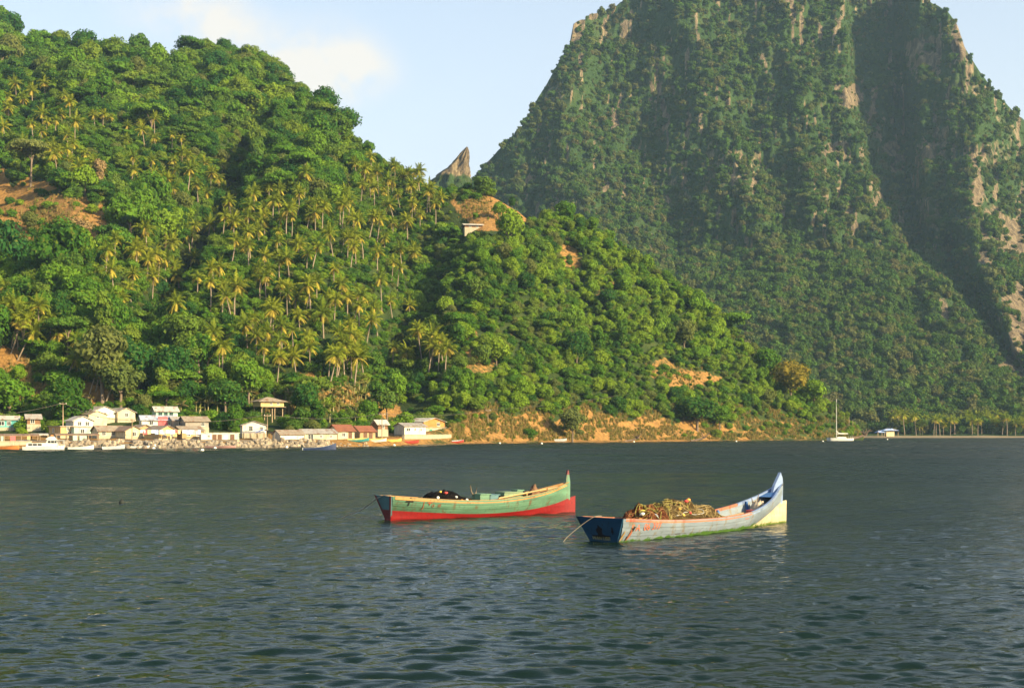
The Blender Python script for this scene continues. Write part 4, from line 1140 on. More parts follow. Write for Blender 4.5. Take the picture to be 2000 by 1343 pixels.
# blue tarpaulin
def tarp():
    c = P(518, 858, hd(518, 8)); t = empty('tarpaulin_tent', c, R(26)); M_ = plain('tarp_blue', (.16, .22, .55), .6)
    mesh_obj('canopy', [(-1.6, 0, 1.3), (0, 0, 1.9), (1.9, 0, 1.25), (1.7, 2, 1.2), (0, 2, 1.95), (-1.5, 2, 1.25), (0, 1, 1.8)], [(0, 1, 6), (1, 2, 6), (2, 3, 6), (3, 4, 6), (4, 5, 6), (5, 0, 6)], M_, t)
    for x, y in ((-1.5, .05), (1.8, .05), (1.6, 1.95), (-1.4, 1.95)):
        q = MB(); q.tube([(x, y, -.8), (x, y, 1.27)], .04, 5); q.build('pole', POST, t)
    tag(t, 'blue tarpaulin stretched on poles beside the white two-storey house', 'tent')
tarp()
# hilltop house in the clearing
hp = slope_point(925, 446)
house(925, 444, hp.y - 2, 34, 5, 'low house with long white roof in the bare hilltop clearing', 5, 10, 'gable_x', W_BROWN, RF_BRIGHT, .7, .6, ((.3, .5), (.7, .5)), name='hilltop_house', z=hp.z - .2, plinth=3)
# pavilion on the far beach
def pavilion():
    d = 604.0; t = empty('beach_pavilion', P(1735, 850.5, d), R(8))
    for (cx, w, z) in ((1.5, 8.0, 2.9), (-3.2, 4.2, 2.0)):
        q = MB(); q.add([(cx - w / 2, 0, z - .5), (cx + w / 2, 0, z - .5), (cx + w / 2, 4, z - .5), (cx - w / 2, 4, z - .5), (cx - w / 5, 2, z + .5), (cx + w / 5, 2, z + .5)], [(0, 1, 5, 4), (1, 2, 5), (2, 3, 4, 5), (3, 0, 4), (3, 2, 1, 0)]); q.build('roof', RF_DBLUE, t)
    q = MB(); q.box((1.5, 2.2, .8), (4, 2.4, 3.1)); q.build('wall', W_CREAM, t)
    for x in (-5, -3, -1.8, 5): q = MB(); q.box((x, .3, .6), (.2, .2, 2.2)); q.build('post', POST, t)
    tag(t, 'blue-roofed open pavilion on the far beach beside the palm row', 'pavilion')
pavilion()

def house_clear(px, d, margin=0.0):
    k = np.ones(len(px), bool)
    for hx, hw, dd, dp in KEEP:
        k &= ~((np.abs(px - hx) < hw * .6 + 3 + margin) & (d < dd + dp + 1.5 + margin * .3) & (d > dd - (9 if dd > 380 else 24)))
    return k
forest_hill()
palms()
bananas()
grass()

# ------------------------------------------------------------------ boulders of the shore bank
def rock_mesh(seed):
    import bmesh
    rng = random.Random(seed); bm = bmesh.new(); bmesh.ops.create_icosphere(bm, subdivisions=1, radius=.5)
    for v in bm.verts: v.co *= rng.uniform(.72, 1.15)
    me = bpy.data.meshes.new('boulder_%d' % seed); bm.to_mesh(me); bm.free(); return me
def boulder_mat():
    m, n, l = new_mat('boulder_stone'); oi = n.new('ShaderNodeObjectInfo')
    cr = ramp(n, [(0, (.20, .16, .11)), (.3, (.34, .27, .18)), (.6, (.44, .35, .22)), (1, (.28, .24, .19))]); l.new(oi.outputs['Random'], cr.inputs[0])
    v = mapped(n, l); nz = noise(n, l, v, 3, 4, .6)
    surf(n, l, mix_rgb(n, l, mrange(n, l, nz, .3, .7), (.13, .11, .09), cr.outputs[0]), .9, .2, nz, .5, .1); return m
B_MAT = boulder_mat(); ROCKS = [rock_mesh(i) for i in range(8)]
for r_ in ROCKS: r_.materials.append(B_MAT)
def boulders():
    xs = np.arange(60, 720, 4.0); es = np.array([-1.5, 0, 3, 6.5, 7.5])
    Xp, E = np.meshgrid(xs, es); D = shore(Xp) + E; Z = np.interp(E, [-1.5, 0, 3, 6.5, 7.5], [-.8, .02, .7, 1.40, 1.42]) * np.interp(Xp, [640, 720], [1, .5])
    o = grid_mesh('rock_bank', np.stack([(Xp - 1000) / F_PX * D, D, Z], -1), plain('bank_rubble', (.20, .16, .11), .95, .4, 2.5)); tag(o, 'sloping bank of piled boulders along the village shore', kind='structure')
    rng = random.Random(4)
    for i in range(300):
        px = rng.uniform(112, 640) if i > 30 else rng.uniform(640, 720); e = rng.uniform(-.3, 5.5)
        d = float(shore(px)) + e; z = float(np.interp(e, [-1.5, 0, 3, 6.5], [-.8, 0, .7, 1.38])) * (1 if px < 640 else .7)
        s = rng.uniform(.75, 1.4) if px < 640 else rng.uniform(.4, .8)
        b = bpy.data.objects.new('boulder', ROCKS[i % 8]); b.location = ((px - 1000) / F_PX * d, d, z + .08)
        b.scale = (s * rng.uniform(.9, 1.3), s, s * rng.uniform(.7, 1)); b.rotation_euler = (rng.uniform(0, 3), rng.uniform(0, 3), rng.uniform(0, 6)); b.parent = o; COL.objects.link(b)
boulders()

# ------------------------------------------------------------------ utility poles and wires
POLES = []
def utility_pole(px, py, d, hpx, label, arm=True):
    p = P(px, py, d); h = hpx * d / F_PX
    t = empty('utility_pole', p, R(25))
    q = MB(); q.tube([(0, 0, -1.5), (0, 0, h)], [.13, .08], 8); q.build('pole', POST, t, True)
    if arm:
        q = MB(); q.box((0, -.1, h - .35), (1.3, .1, .1)); q.build('crossarm', POST, t)
        for x in (-.55, .55): q = MB(); q.tube([(x, -.1, h - .3), (x, -.1, h - .12)], .05, 6); q.build('insulator', FRAME_W, t)
    tag(t, label, 'pole', 'utility poles'); POLES.append(p + Vector((0, 0, h - .15))); return t
utility_pole(123, 825, hd(123, 26), 40, 'utility pole rising behind the bare two-storey house')
utility_pole(258, 858, hd(258, 9), 40, 'slim utility pole among the cottages behind the boulders')
utility_pole(522, 858, hd(522, 10), 50, 'utility pole beside the white two-storey house')
utility_pole(746, 862, hd(746, 7), 56, 'utility pole standing between the rust-roofed hut and the white bungalow')
utility_pole(953, 851, hd(953, 12), 52, 'lone utility pole on the ochre bank')
utility_pole(1275, 800, hd(1275, 26), 42, 'utility pole on the slope above the dry grass bank')
WIRE = plain('wire', (.10, .085, .07), .6)
def wire(a_, b_, sag, label):
    pts = [a_.lerp(b_, i / 10) - Vector((0, 0, sag * 4 * (i / 10) * (1 - i / 10))) for i in range(11)]
    q = MB(); q.tube(pts, .035, 4); tag(q.build('power_line', WIRE), label, 'cable', 'power lines')
names = ['the bare block house', 'the boulder-side cottages', 'the white two-storey house', 'the white bungalow', 'the ochre bank', 'the slope above the dry grass']
wire(P(-60, 815, hd(-60, 20)), POLES[0], .5, 'power line running to the pole behind the bare block house')
for i in range(len(POLES) - 1): wire(POLES[i], POLES[i + 1], .9, 'power line from the pole at %s to %s' % (names[i], names[i + 1]))
# laundry line
def laundry():
    rng = random.Random(2); c0 = P(266, 853, hd(266, 8.2)); c1 = P(398, 854, hd(398, 8.2)); c0.z = c1.z = 3.3
    q = MB(); q.tube([c0, c0.lerp(c1, .5) - Vector((0, 0, .1)), c1], .02, 4); tag(q.build('clothes_line', WIRE), 'clothes line strung behind the boulders', 'line')
    cols = [(.8, .78, .72), (.7, .1, .1), (.75, .6, .3), (.8, .78, .75), (.3, .4, .6), (.78, .7, .62), (.8, .3, .3), (.82, .8, .76)]
    nm = ['white', 'red', 'yellow', 'white', 'blue', 'pale cream', 'coral', 'white']
    for i in range(16):
        f = .05 + .9 * i / 16 + rng.uniform(-.01, .01); p = c0.lerp(c1, f); k = i % 8; w, h = rng.uniform(.4, .9), rng.uniform(.5, .9)
        v = (c1 - c0).normalized(); nrm = Vector((v.y, -v.x, 0))
        vs = []
        for s_ in (0, .5, 1):
            for t_ in (0, .5, 1): vs.append(p + v * w * s_ + Vector((0, 0, -h * t_ - .05)) + nrm * (.02 + .06 * math.sin(s_ * 6 + i) * t_))
        o = mesh_obj('laundry', vs, [(a, a + 3, a + 4, a + 1) for a in (0, 1, 3, 4)], plain('cloth_%d' % k, cols[k], .9)); md = o.modifiers.new('thickness', 'SOLIDIFY'); md.thickness = .012
        tag(o, '%s washing hung on the line behind the boulders' % nm[k], 'laundry', 'washing on the line')
laundry()

# ------------------------------------------------------------------ boats
def interp(ts, vs):
    """smooth (monotone-ish) interpolation"""
    ts = np.array(ts, float); vs = np.array(vs, float)
    m = np.gradient(vs, ts)
    def f(t):
        t = np.clip(t, ts[0], ts[-1]); i = np.clip(np.searchsorted(ts, t) - 1, 0, len(ts) - 2)
        h = ts[i + 1] - ts[i]; s = (t - ts[i]) / h
        return ((1 + 2 * s) * (1 - s) ** 2 * vs[i] + s * (1 - s) ** 2 * h * m[i] + s * s * (3 - 2 * s) * vs[i + 1] + s * s * (s - 1) * h * m[i + 1])
    return f

def boat_paint(name, c, stain, stain2=None, algae=None, streak=1.0):
    m, n, l = new_mat(name)
    v = mapped(n, l); vs = mapped(n, l, scale=(1.0, 1.0, .22)); vl = mapped(n, l, scale=(.35, 1, 2.2))
    n1 = noise(n, l, vl, 2.2, 5, .6)
    cr = ramp(n, [(.3, tuple(x * .72 for x in c)), (.55, c), (.75, tuple(min(1, x * 1.22) for x in c))]); l.new(n1, cr.inputs[0])
    col = cr.outputs[0]
    s1 = mrange(n, l, noise(n, l, vs, 3.6, 5, .7), .545, .66, 0, .8 * streak)
    col = mix_rgb(n, l, s1, col, stain)
    s2 = mrange(n, l, noise(n, l, v, 7, 5, .75), .585, .66, 0, .8)
    col = mix_rgb(n, l, s2, col, stain2 or tuple(x * .45 for x in c))
    if algae:
        sx = n.new('ShaderNodeSeparateXYZ'); t = n.new('ShaderNodeTexCoord'); l.new(t.outputs['Object'], sx.inputs[0])
        za = n.new('ShaderNodeMath'); za.operation = 'MULTIPLY_ADD'; l.new(noise(n, l, v, 4.5, 4, .7), za.inputs[0]); za.inputs[1].default_value = -.30; l.new(sx.outputs['Z'], za.inputs[2])
        xa = n.new('ShaderNodeMath'); xa.operation = 'MULTIPLY_ADD'; l.new(sx.outputs['X'], xa.inputs[0]); xa.inputs[1].default_value = -algae[1]; l.new(za.outputs[0], xa.inputs[2])
        fa = mrange(n, l, xa.outputs[0], algae[2], algae[2] - .04)
        al = mix_rgb(n, l, noise(n, l, v, 14, 3, .6), (.02, .06, .01), algae[0])
        col = mix_rgb(n, l, fa, col, al)
    surf(n, l, col, mrange(n, l, n1, .3, .7, .42, .7), .35, n1, .25, .02)
    return m

def fishing_canoe(name, label, L, stern, heading, prm, pitch=0.0):
    """local x runs stern to bow, y to port, z up with the waterline at 0"""
    t = empty(name, stern, heading); t.rotation_euler = (0, pitch, heading)
    sh, hb, cz, cb = prm['sheer'], prm['beam'], prm['chine_z'], prm['chine_b']
    N = 40; ts = np.linspace(0, 1, N)
    bulge = prm.get('bulge', .04)
    rake = prm.get('rake', .0)        # the stern leans aft at the top
    def xs(tt, f):   # f: 0 at chine, 1 at gunwale
        return tt * L - rake * f * (1 - tt) ** 6 * 1.0
    def side_pt(tt, f, off=0.0):
        z = cz(tt) + (sh(tt) - cz(tt)) * f
        y = cb(tt) + (hb(tt) - cb(tt)) * f + bulge * math.sin(math.pi * f) * min(1, (1 - tt) * 6)
        return Vector((xs(tt, f), y + off, z))
    for sgn, sname in ((-1, 'starboard'), (1, 'port')):
        # three strakes, each lapped a little over the one below
        cuts = prm.get('strakes', [0, .36, .70, 1.0])
        for k in range(len(cuts) - 1):
            q = MB(); f0, f1 = cuts[k], cuts[k + 1]; lap = .016 * k
            for i, tt in enumerate(ts):
                for f, off in ((f0 - (.02 if k else 0), lap), ((f0 + f1) / 2, lap + .001), (f1, lap), (f1, -.032), ((f0 + f1) / 2, -.032), (f0 - (.02 if k else 0), -.032)):
                    p = side_pt(tt, f, off); p.y = max(p.y, .004 + (.03 + off)) * sgn; q.v.append(tuple(p))
            for i in range(N - 1):
                for j in range(6):
                    a_, b_ = i * 6 + j, i * 6 + (j + 1) % 6
                    q.f.append((a_, b_, b_ + 6, a_ + 6) if sgn > 0 else (a_, a_ + 6, b_ + 6, b_)); q.m.append(0)
            q.f.append(tuple(range(6))); q.f.append(tuple((N - 1) * 6 + j for j in reversed(range(6)))); q.m += [0, 0]
            q.build('strake', prm['side_mat'], t, smooth=False)
        # gunwale in one or two painted lengths
        for (a0, a1, gm) in prm['gunwales'][sname]:
            q = MB(); tt_ = np.linspace(a0, a1, 24); gw, gh = prm.get('gw', (.07, .075))
            for tt in tt_:
                p = side_pt(tt, 1.0); y0 = max(p.y, .03)
                for dy, dz in ((.028, -gh), (.028, .015), (-gw + .028, .015), (-gw + .028, -gh)):
                    q.v.append((p.x, max(y0 + dy, .004) * sgn, p.z + dz))
            for i in range(23):
                for j in range(4): a_, b_ = i * 4 + j, i * 4 + (j + 1) % 4; q.f.append((a_, b_, b_ + 4, a_ + 4)); q.m.append(0)
            q.f.append((0, 1, 2, 3)); q.f.append((95, 94, 93, 92)); q.m += [0, 0]
            q.build('gunwale', gm, t)
    # dugout bottom with projecting forefoot
    q = MB(); ext = prm['forefoot']; tb = np.concatenate([np.linspace(0, 1, N), 1 + np.linspace(0, ext[0] / L, 6)[1:]])
    keel = -.22; M_ = 7
    for tt in tb:
        tc_ = min(tt, 1.0); over = (tt - 1) * L / ext[0] if tt > 1 else 0
        ztop = cz(tc_) + .01 + over * (ext[1] - cz(1.0)); w = max(cb(tc_) + .004, .035) * (1 if tt <= 1 else 1 - .3 * over)
        for j in range(M_):
            an = (j / (M_ - 1) - .5) * 2          # -1..1
            f = abs(an); yy = w * (math.copysign(f ** .55, an) if f > 0 else 0) ; zz = keel + (ztop - keel) * f ** prm.get('vee', 1.6)
            q.v.append((tt * L - (rake * .0), yy, zz))
    nb = len(tb)
    for i in range(nb - 1):
        for j in range(M_ - 1): a_ = i * M_ + j; q.f.append((a_, a_ + 1, a_ + M_ + 1, a_ + M_)); q.m.append(0)
    for i in range(N - 1, nb - 1): q.f.append((i * M_ + M_ - 1, i * M_, (i + 1) * M_, (i + 1) * M_ + M_ - 1)); q.m.append(0)
    q.f.append(tuple((nb - 1) * M_ + j for j in range(M_))); q.f.append(tuple(reversed(range(M_)))); q.m += [0, 0]
    q.build('bottom', prm['bottom_mat'], t)
    # transom
    q = MB(); b0, b1 = side_pt(0, 0), side_pt(0, 1); zb = -.15; yb = max(.1, b0.y - (b1.y - b0.y) * (b0.z - zb) / max(.1, b1.z - b0.z))
    xb = b0.x + rake * (b0.z - zb) / max(.1, (b1.z - b0.z)); th = .05
    top_ext = prm.get('transom_ear', .04)
    poly = [(-yb, zb, xb), (yb, zb, xb), (b1.y + top_ext, b1.z + .01, b1.x), (-b1.y - top_ext, b1.z + .01, b1.x)]
    q.add([(x - .012, y, z) for y, z, x in poly] + [(x - .012 - th, y, z) for y, z, x in poly], [(0, 1, 2, 3), (7, 6, 5, 4), (0, 4, 5, 1), (1, 5, 6, 2), (2, 6, 7, 3), (3, 7, 4, 0)])
    tr = q.build('transom', prm['transom_mat'], t)
    if prm.get('transom_trim'):
        def tp(y, z): return (b1.x + (xb - b1.x) * (b1.z - z) / (b1.z - zb) - .012 - th - .012, y, z)
        for sgn in (-1, 1):
            q = MB(); wtr = .12; lo = [tp(sgn * (yb + .003), zb), tp(sgn * (yb - wtr * .6), zb), tp(sgn * (b1.y + top_ext - wtr), b1.z), tp(sgn * (b1.y + top_ext), b1.z + .01)]
            q.add(lo + [(x + .010, y, z) for x, y, z in lo], [(0, 1, 2, 3), (7, 6, 5, 4), (0, 4, 5, 1), (1, 5, 6, 2), (2, 6, 7, 3), (3, 7, 4, 0)]); q.build('trim', prm['transom_trim'], tr)
        zs = b0.z + .02; ys = yb + (b1.y - yb) * (zs - zb) / (b1.z - zb) - .07
        q = MB(); lo = [tp(-yb + .07, zb), tp(yb - .07, zb), tp(ys, zs), tp(-ys, zs)]
        lo = [(x + .004, y, z) for x, y, z in lo]
        q.add(lo + [(x + .008, y, z) for x, y, z in lo], [(0, 1, 2, 3), (7, 6, 5, 4), (0, 4, 5, 1), (1, 5, 6, 2), (2, 6, 7, 3), (3, 7, 4, 0)]); q.build('trim', prm['transom_trim'], tr)
    # inner floor, ribs and thwarts
    q = MB(); fz = prm.get('floor_z', .08)
    tl = np.linspace(.01, .93, 20); 
    for tt in tl:
        f = np.clip((fz - cz(tt)) / max(.05, sh(tt) - cz(tt)), 0, 1); w = max(.03, side_pt(tt, float(f)).y - .05)
        q.v += [(tt * L, -w, max(fz, cz(tt) + .0)), (tt * L, w, max(fz, cz(tt) + .0))]
    for i in range(19): q.f.append((i * 2, i * 2 + 2, i * 2 + 3, i * 2 + 1)); q.m.append(0)
    q.build('floor', prm['inner_mat'], t)
    for tt in prm['ribs']:
        for sgn in (-1, 1):
            q = MB()
            for f in (.02, .5, .97):
                p = side_pt(tt, f); q_x = p.x
                for dx, dy in ((-.045, -.034), (.045, -.034), (.045, -.085), (-.045, -.085)): q.v.append((p.x + dx, max(.01, p.y + dy) * sgn, p.z))
            for i in range(2):
                for j in range(4): a_, b_ = i * 4 + j, i * 4 + (j + 1) % 4; q.f.append((a_, b_, b_ + 4, a_ + 4)); q.m.append(0)
            q.f.append((0, 1, 2, 3)); q.f.append((11, 10, 9, 8)); q.m += [0, 0]
            q.build('rib', prm['rib_mat'], t)
    for tt, f, tm in prm['thwarts']:
        p = side_pt(tt, f); q = MB(); q.box((p.x, 0, p.z), (.24, 2 * (p.y - .037), .035)); q.build('thwart', tm, t)
    # stem post
    q = MB(); q.prism(prm['stem'], -prm.get('stem_w', .035), prm.get('stem_w', .035)); q.build('stem_post', prm['stem_mat'], t)
    return t, side_pt

def letters(text, t, side_pt, L, x0, f0, size, mat, name='registration_lettering', slant=0.0):
    cu = bpy.data.curves.new('lettering', 'FONT'); cu.body = text; cu.size = size; cu.extrude = 0
    o = bpy.data.objects.new('lettering', cu); COL.objects.link(o)
    dg = bpy.context.evaluated_depsgraph_get(); me = bpy.data.meshes.new_from_object(o.evaluated_get(dg))
    COL.objects.unlink(o); bpy.data.objects.remove(o)
    for v in me.vertices:
        tt = (x0 + v.co.x + slant * v.co.y) / L; z0 = side_pt(x0 / L, f0).z + v.co.y
        lo, hi = side_pt(tt, 0), side_pt(tt, 1); f = (z0 - lo.z) / (hi.z - lo.z); p = side_pt(tt, f)
        v.co = Vector((tt * L, -(p.y + .042), z0))
    me.materials.append(mat); ob = bpy.data.objects.new(name, me); ob.parent = t; COL.objects.link(ob); return ob

def rope_obj(name, pts, r, mat, parent=None, smooth_n=6):
    q = MB(); P_ = [Vector(p) for p in pts]; out = []
    for i in range(len(P_) - 1):
        p0, p1, p2, p3 = P_[max(i - 1, 0)], P_[i], P_[i + 1], P_[min(i + 2, len(P_) - 1)]
        for k in range(smooth_n):
            s = k / smooth_n
            out.append(.5 * ((2 * p1) + (-p0 + p2) * s + (2 * p0 - 5 * p1 + 4 * p2 - p3) * s * s + (-p0 + 3 * p1 - 3 * p2 + p3) * s ** 3))
    out.append(P_[-1]); q.tube(out, r, 6); return q.build(name, mat, parent, True)

# --- the green boat
GREEN = boat_paint('paint_sea_green', (.095, .195, .120), (.11, .055, .02), (.045, .09, .06))
RED = boat_paint('paint_red', (.20, .006, .006), (.11, .006, .006), (.07, .008, .008), None, .6)
RED_DK = boat_paint('paint_maroon', (.16, .022, .022), (.08, .02, .02))
BUFF = boat_paint('paint_buff', (.36, .185, .048), (.17, .06, .02), (.12, .04, .015))
SLATE = boat_paint('paint_slate', (.075, .16, .17), (.05, .10, .11))
GREEN_IN = boat_paint('paint_inner_green', (.10, .195, .115), (.08, .08, .04))
g_stern = Vector(((757 - 1000) / F_PX * 43.4, 43.4, 0)); g_bow = Vector(((1123 - 1000) / F_PX * 47.6, 47.6, 0))
gv = g_bow - g_stern; gL = gv.length - .28; g_head = math.atan2(gv.y, gv.x)
gp = dict(sheer=interp([0, .2, .4, .55, .7, .85, 1], [.82, .69, .60, .60, .68, .85, 1.13]),
          beam=interp([0, .2, .5, .75, .9, 1], [.58, .66, .68, .56, .32, .035]),
          chine_z=interp([0, .2, .4, .55, .7, .82, .92, 1], [.33, .22, .13, .12, .17, .25, .37, .53]),
          chine_b=interp([0, .2, .5, .75, .9, 1], [.30, .46, .52, .38, .15, .02]),
          side_mat=GREEN, bottom_mat=RED, transom_mat=SLATE, transom_trim=RED_DK, inner_mat=GREEN_IN, rib_mat=GREEN_IN, stem_mat=GREEN, rake=.12,
          gunwales={'starboard': [(0.012, .995, BUFF)], 'port': [(0.012, .995, BUFF)]}, gw=(.08, .095), forefoot=(.28, .60), ribs=[.18, .32, .46, .6, .72, .84],
          thwarts=[(.44, .72, GREEN_IN), (.62, .75, GREEN_IN), (.78, .72, BUFF)], floor_z=.2,
          stem=[(gL - .20, .95), (gL - .02, .45), (gL + .03, .5), (gL + .035, 1.15), (gL + .01, 1.30), (gL - .03, 1.56), (gL - .075, 1.53), (gL - .14, 1.30), (gL - .16, 1.12)], stem_w=.04)
gt, gside = fishing_canoe('fishing_boat', '', gL, g_stern, g_head, gp)
tag(gt, 'weathered green wooden fishing boat with red bottom and buff gunwale', 'boat', None)
M_BLACK = plain('mark_black', (.02, .025, .02), .8); M_RUSTY = plain('mark_rust', (.28, .09, .04), .8)
letters('+', gt, gside, gL, .30, .22, .62, M_BLACK, 'painted_cross', .18)
letters('J', gt, gside, gL, 1.02, .34, .3, M_RUSTY, 'faded_lettering'); letters('+', gt, gside, gL, 1.16, .40, .4, M_RUSTY, 'faded_lettering'); letters('o  al', gt, gside, gL, 1.36, .40, .2, M_RUSTY, 'faded_lettering')
# maroon tip on the stem post
q = MB(); q.prism([(gL - .115, 1.40), (gL - .008, 1.40), (gL - .028, 1.57), (gL - .078, 1.54)], -.043, .043); q.build('stem_tip', RED_DK, gt)
ROPE_P = plain('rope_pale', (.30, .25, .18), .9); ROPE_Y = plain('rope_yellow', (.25, .21, .05), .9, .5, 8); ROPE_W = plain('rope_grey', (.34, .32, .28), .9)
def L2W(t, p): return t.matrix_basis @ Vector(p)
bpy.context.view_layer.update()
b1g = gside(0, 1)
o = rope_obj('mooring_rope', [L2W(gt, (-.06, -.36, .86)), L2W(gt, (-.20, -.05, .83)), L2W(gt, (-.28, .42, .66)), L2W(gt, (-.5, .9, .34)), L2W(gt, (-.9, 1.4, .08)), L2W(gt, (-1.1, 1.7, -.15))], .015, ROPE_P)
tag(o, 'pale rope looped over the stern of the green boat into the water', 'rope')

def heap(name, x0, x1, w, h, zbase, seed, mat, env, nx=44, ny=22, rough=.18):
    q = MB()
    for i in range(nx + 1):
        u = i / nx
        for j in range(ny + 1):
            v = j / ny * 2 - 1
            prof = max(0, 1 - abs(v) ** 2.6) ** .6
            n_ = float(fbm(np.array(u * 7 + seed), np.array(v * 3.0 + seed), 4, seed))
            z = zbase + h * env(u) * prof * (1 + rough * 2 * n_) + .05 * n_ - (.12 if abs(v) == 1 or i in (0, nx) else 0)
            q.v.append((x0 + (x1 - x0) * u + .04 * n_, w * v * (.72 + .28 * env(u) ** .3) * (1 + .12 * n_), z))
    for i in range(nx):
        for j in range(ny): a_ = i * (ny + 1) + j; q.f.append((a_, a_ + ny + 1, a_ + ny + 2, a_ + 1)); q.m.append(0)
    return q.build(name, mat, None, True)
def net_mat(name, c1, c2, c3):
    m, n, l = new_mat(name); v = mapped(n, l, scale=(1, 1, 2.5)); nz = noise(n, l, v, 3.5, 6, .7)
    cr = ramp(n, [(.32, c1), (.5, c2), (.68, c3)]); l.new(nz, cr.inputs[0])
    w = n.new('ShaderNodeTexWave'); w.inputs['Scale'].default_value = 9; w.inputs['Distortion'].default_value = 14; w.inputs['Detail'].default_value = 3; l.new(v, w.inputs['Vector'])
    col = mix_rgb(n, l, mrange(n, l, w.outputs[1], .0, .4), tuple(x * .4 for x in c1), cr.outputs[0])
    surf(n, l, col, .95, .1, w.outputs[1], 1.0, .05); return m
NET_BLACK = net_mat('net_black', (.008, .008, .008), (.014, .013, .013), (.03, .022, .02))
NET_BROWN = net_mat('net_brown', (.07, .04, .018), (.17, .115, .045), (.27, .20, .085))
NET_RUST = net_mat('net_rust', (.08, .025, .015), (.24, .08, .035), (.34, .16, .06))
def to_boat(o, t): o.location = t.location; o.rotation_euler = t.rotation_euler; return o
nb = heap('fishing_net', 1.15, 3.0, .52, .55, .42, 3, NET_BLACK, lambda u: max(.02, math.sin(math.pi * min(1, .06 + u * .9)) ** .7 * (.75 + .3 * u)))
to_boat(nb, gt); tag(nb, 'heap of black fishing net in the stern of the green boat', 'fishing net')
def ball(name, p, r, mat, t, label, group, sq=.8):
    import bmesh
    bm = bmesh.new(); bmesh.ops.create_icosphere(bm, subdivisions=2, radius=r)
    for v in bm.verts: v.co.z *= sq; v.co.x *= 1.25
    bmesh.ops.create_cone(bm, segments=8, radius1=r * .22, radius2=r * .2, depth=r * 2.7, matrix=Matrix.Rotation(R(90), 4, 'Y'), cap_ends=True)
    me = bpy.data.meshes.new(name); bm.to_mesh(me); bm.free(); me.materials.append(mat); me.shade_smooth()
    o = bpy.data.objects.new(name, me); o.location = L2W(t, p); o.rotation_euler = (random.uniform(-.6, .6), random.uniform(-.6, .6), random.uniform(0, 6)); COL.objects.link(o)
    tag(o, label, 'float', group); return o
F_WHITE = plain('float_white', (.75, .72, .62), .6); F_ORANGE = plain('float_orange', (.72, .32, .06), .6); F_YEL = plain('float_yellow', (.72, .48, .08), .6); F_RED = plain('float_red', (.48, .06, .05), .6)
def on_heap(o, x, y):
    """height of a heap at local x, y"""
    best = min(o.data.vertices, key=lambda v: (v.co.x - x) ** 2 + (v.co.y - y) ** 2); return best.co.z
for x, y, m_, nm in ((1.72, -.42, F_WHITE, 'white'), (2.45, -.40, F_WHITE, 'white'), (2.95, -.30, F_WHITE, 'white'), (1.9, -.1, F_YEL, 'yellow'), (2.05, .0, F_YEL, 'yellow'), (2.1, -.3, F_RED, 'red'), (2.72, -.35, F_ORANGE, 'orange')):
    ball('net_float', (x, y, on_heap(nb, x, y) + .03), .055, m_, gt, '%s float on the black net heap of the green boat' % nm, 'floats on the black net')
# clutter in the green boat: forked crutch, boxes, oar
q = MB(); q.tube([(0, 0, -.6), (0, 0, 0), (-.10, 0, .14), (-.14, 0, .36)], [.035, .03, .026, .02], 6); q.tube([(0, 0, 0), (.10, 0, .1), (.13, 0, .28)], [.028, .024, .018], 6)
o = q.build('oar_crutch', DEADWOOD, None, True); o.location = L2W(gt, (3.55, .25, .72)); o.rotation_euler = (0, 0, g_head); tag(o, 'forked wooden crutch standing amid the green boat', 'crutch')
def crate(p, d, m_, t, rz, label, lid=True):
    e_ = empty('wooden_box', L2W(t, p), g_head + rz)
    q = MB(); q.box((0, 0, -d[2] / 2), d); q.build('body', m_, e_)
    if lid: q = MB(); q.box((0.03, 0, .015), (d[0] + .05, d[1] + .05, .03)); q.build('lid', m_, e_)
    tag(e_, label, 'box'); return e_
crate((3.75, .1, .76), (.42, .5, .4), GREEN_IN, gt, .1, 'small pale green box behind the forked crutch of the green boat')
crate((4.25, .2, .72), (.35, .45, .35), SLATE, gt, .0, 'dark slate box amid the green boat')
crate((4.95, .15, .80), (.75, .55, .42), boat_paint('paint_pale_green', (.15, .21, .115), (.1, .1, .05)), gt, .06, 'long pale green hatch box amid the green boat')
crate((5.35, .2, .86), (.25, .4, .5), GREEN_IN, gt, 0, 'upright green box next to the long hatch box')
q = MB(); q.tube([(0, 0, 0), (2.1, 0, .28)], [.03, .026], 7); q.add([(2.1, -.09, .27), (2.1, .09, .27), (2.6, .08, .345), (2.6, -.08, .345), (2.1, -.09, .30), (2.1, .09, .30), (2.6, .08, .365), (2.6, -.08, .365)], [(0, 1, 2, 3), (7, 6, 5, 4), (0, 4, 5, 1), (1, 5, 6, 2), (2, 6, 7, 3), (3, 7, 4, 0)])
o = q.build('oar', plain('oar_wood', (.5, .30, .13), .7)); o.location = L2W(gt, (4.3, -.22, .62)); o.rotation_euler = (0, 0, g_head + .03); tag(o, 'wooden oar lying along the green boat', 'oar')
hp_ = heap('rope_coil', 5.75, 6.15, .16, .28, .72, 8, plain('rope_brown', (.16, .09, .05), .95, .5, 12), lambda u: max(.02, math.sin(math.pi * u)), 14, 10, .3)
to_boat(hp_, gt); tag(hp_, 'brown coil of rope in the bow of the green boat', 'rope')

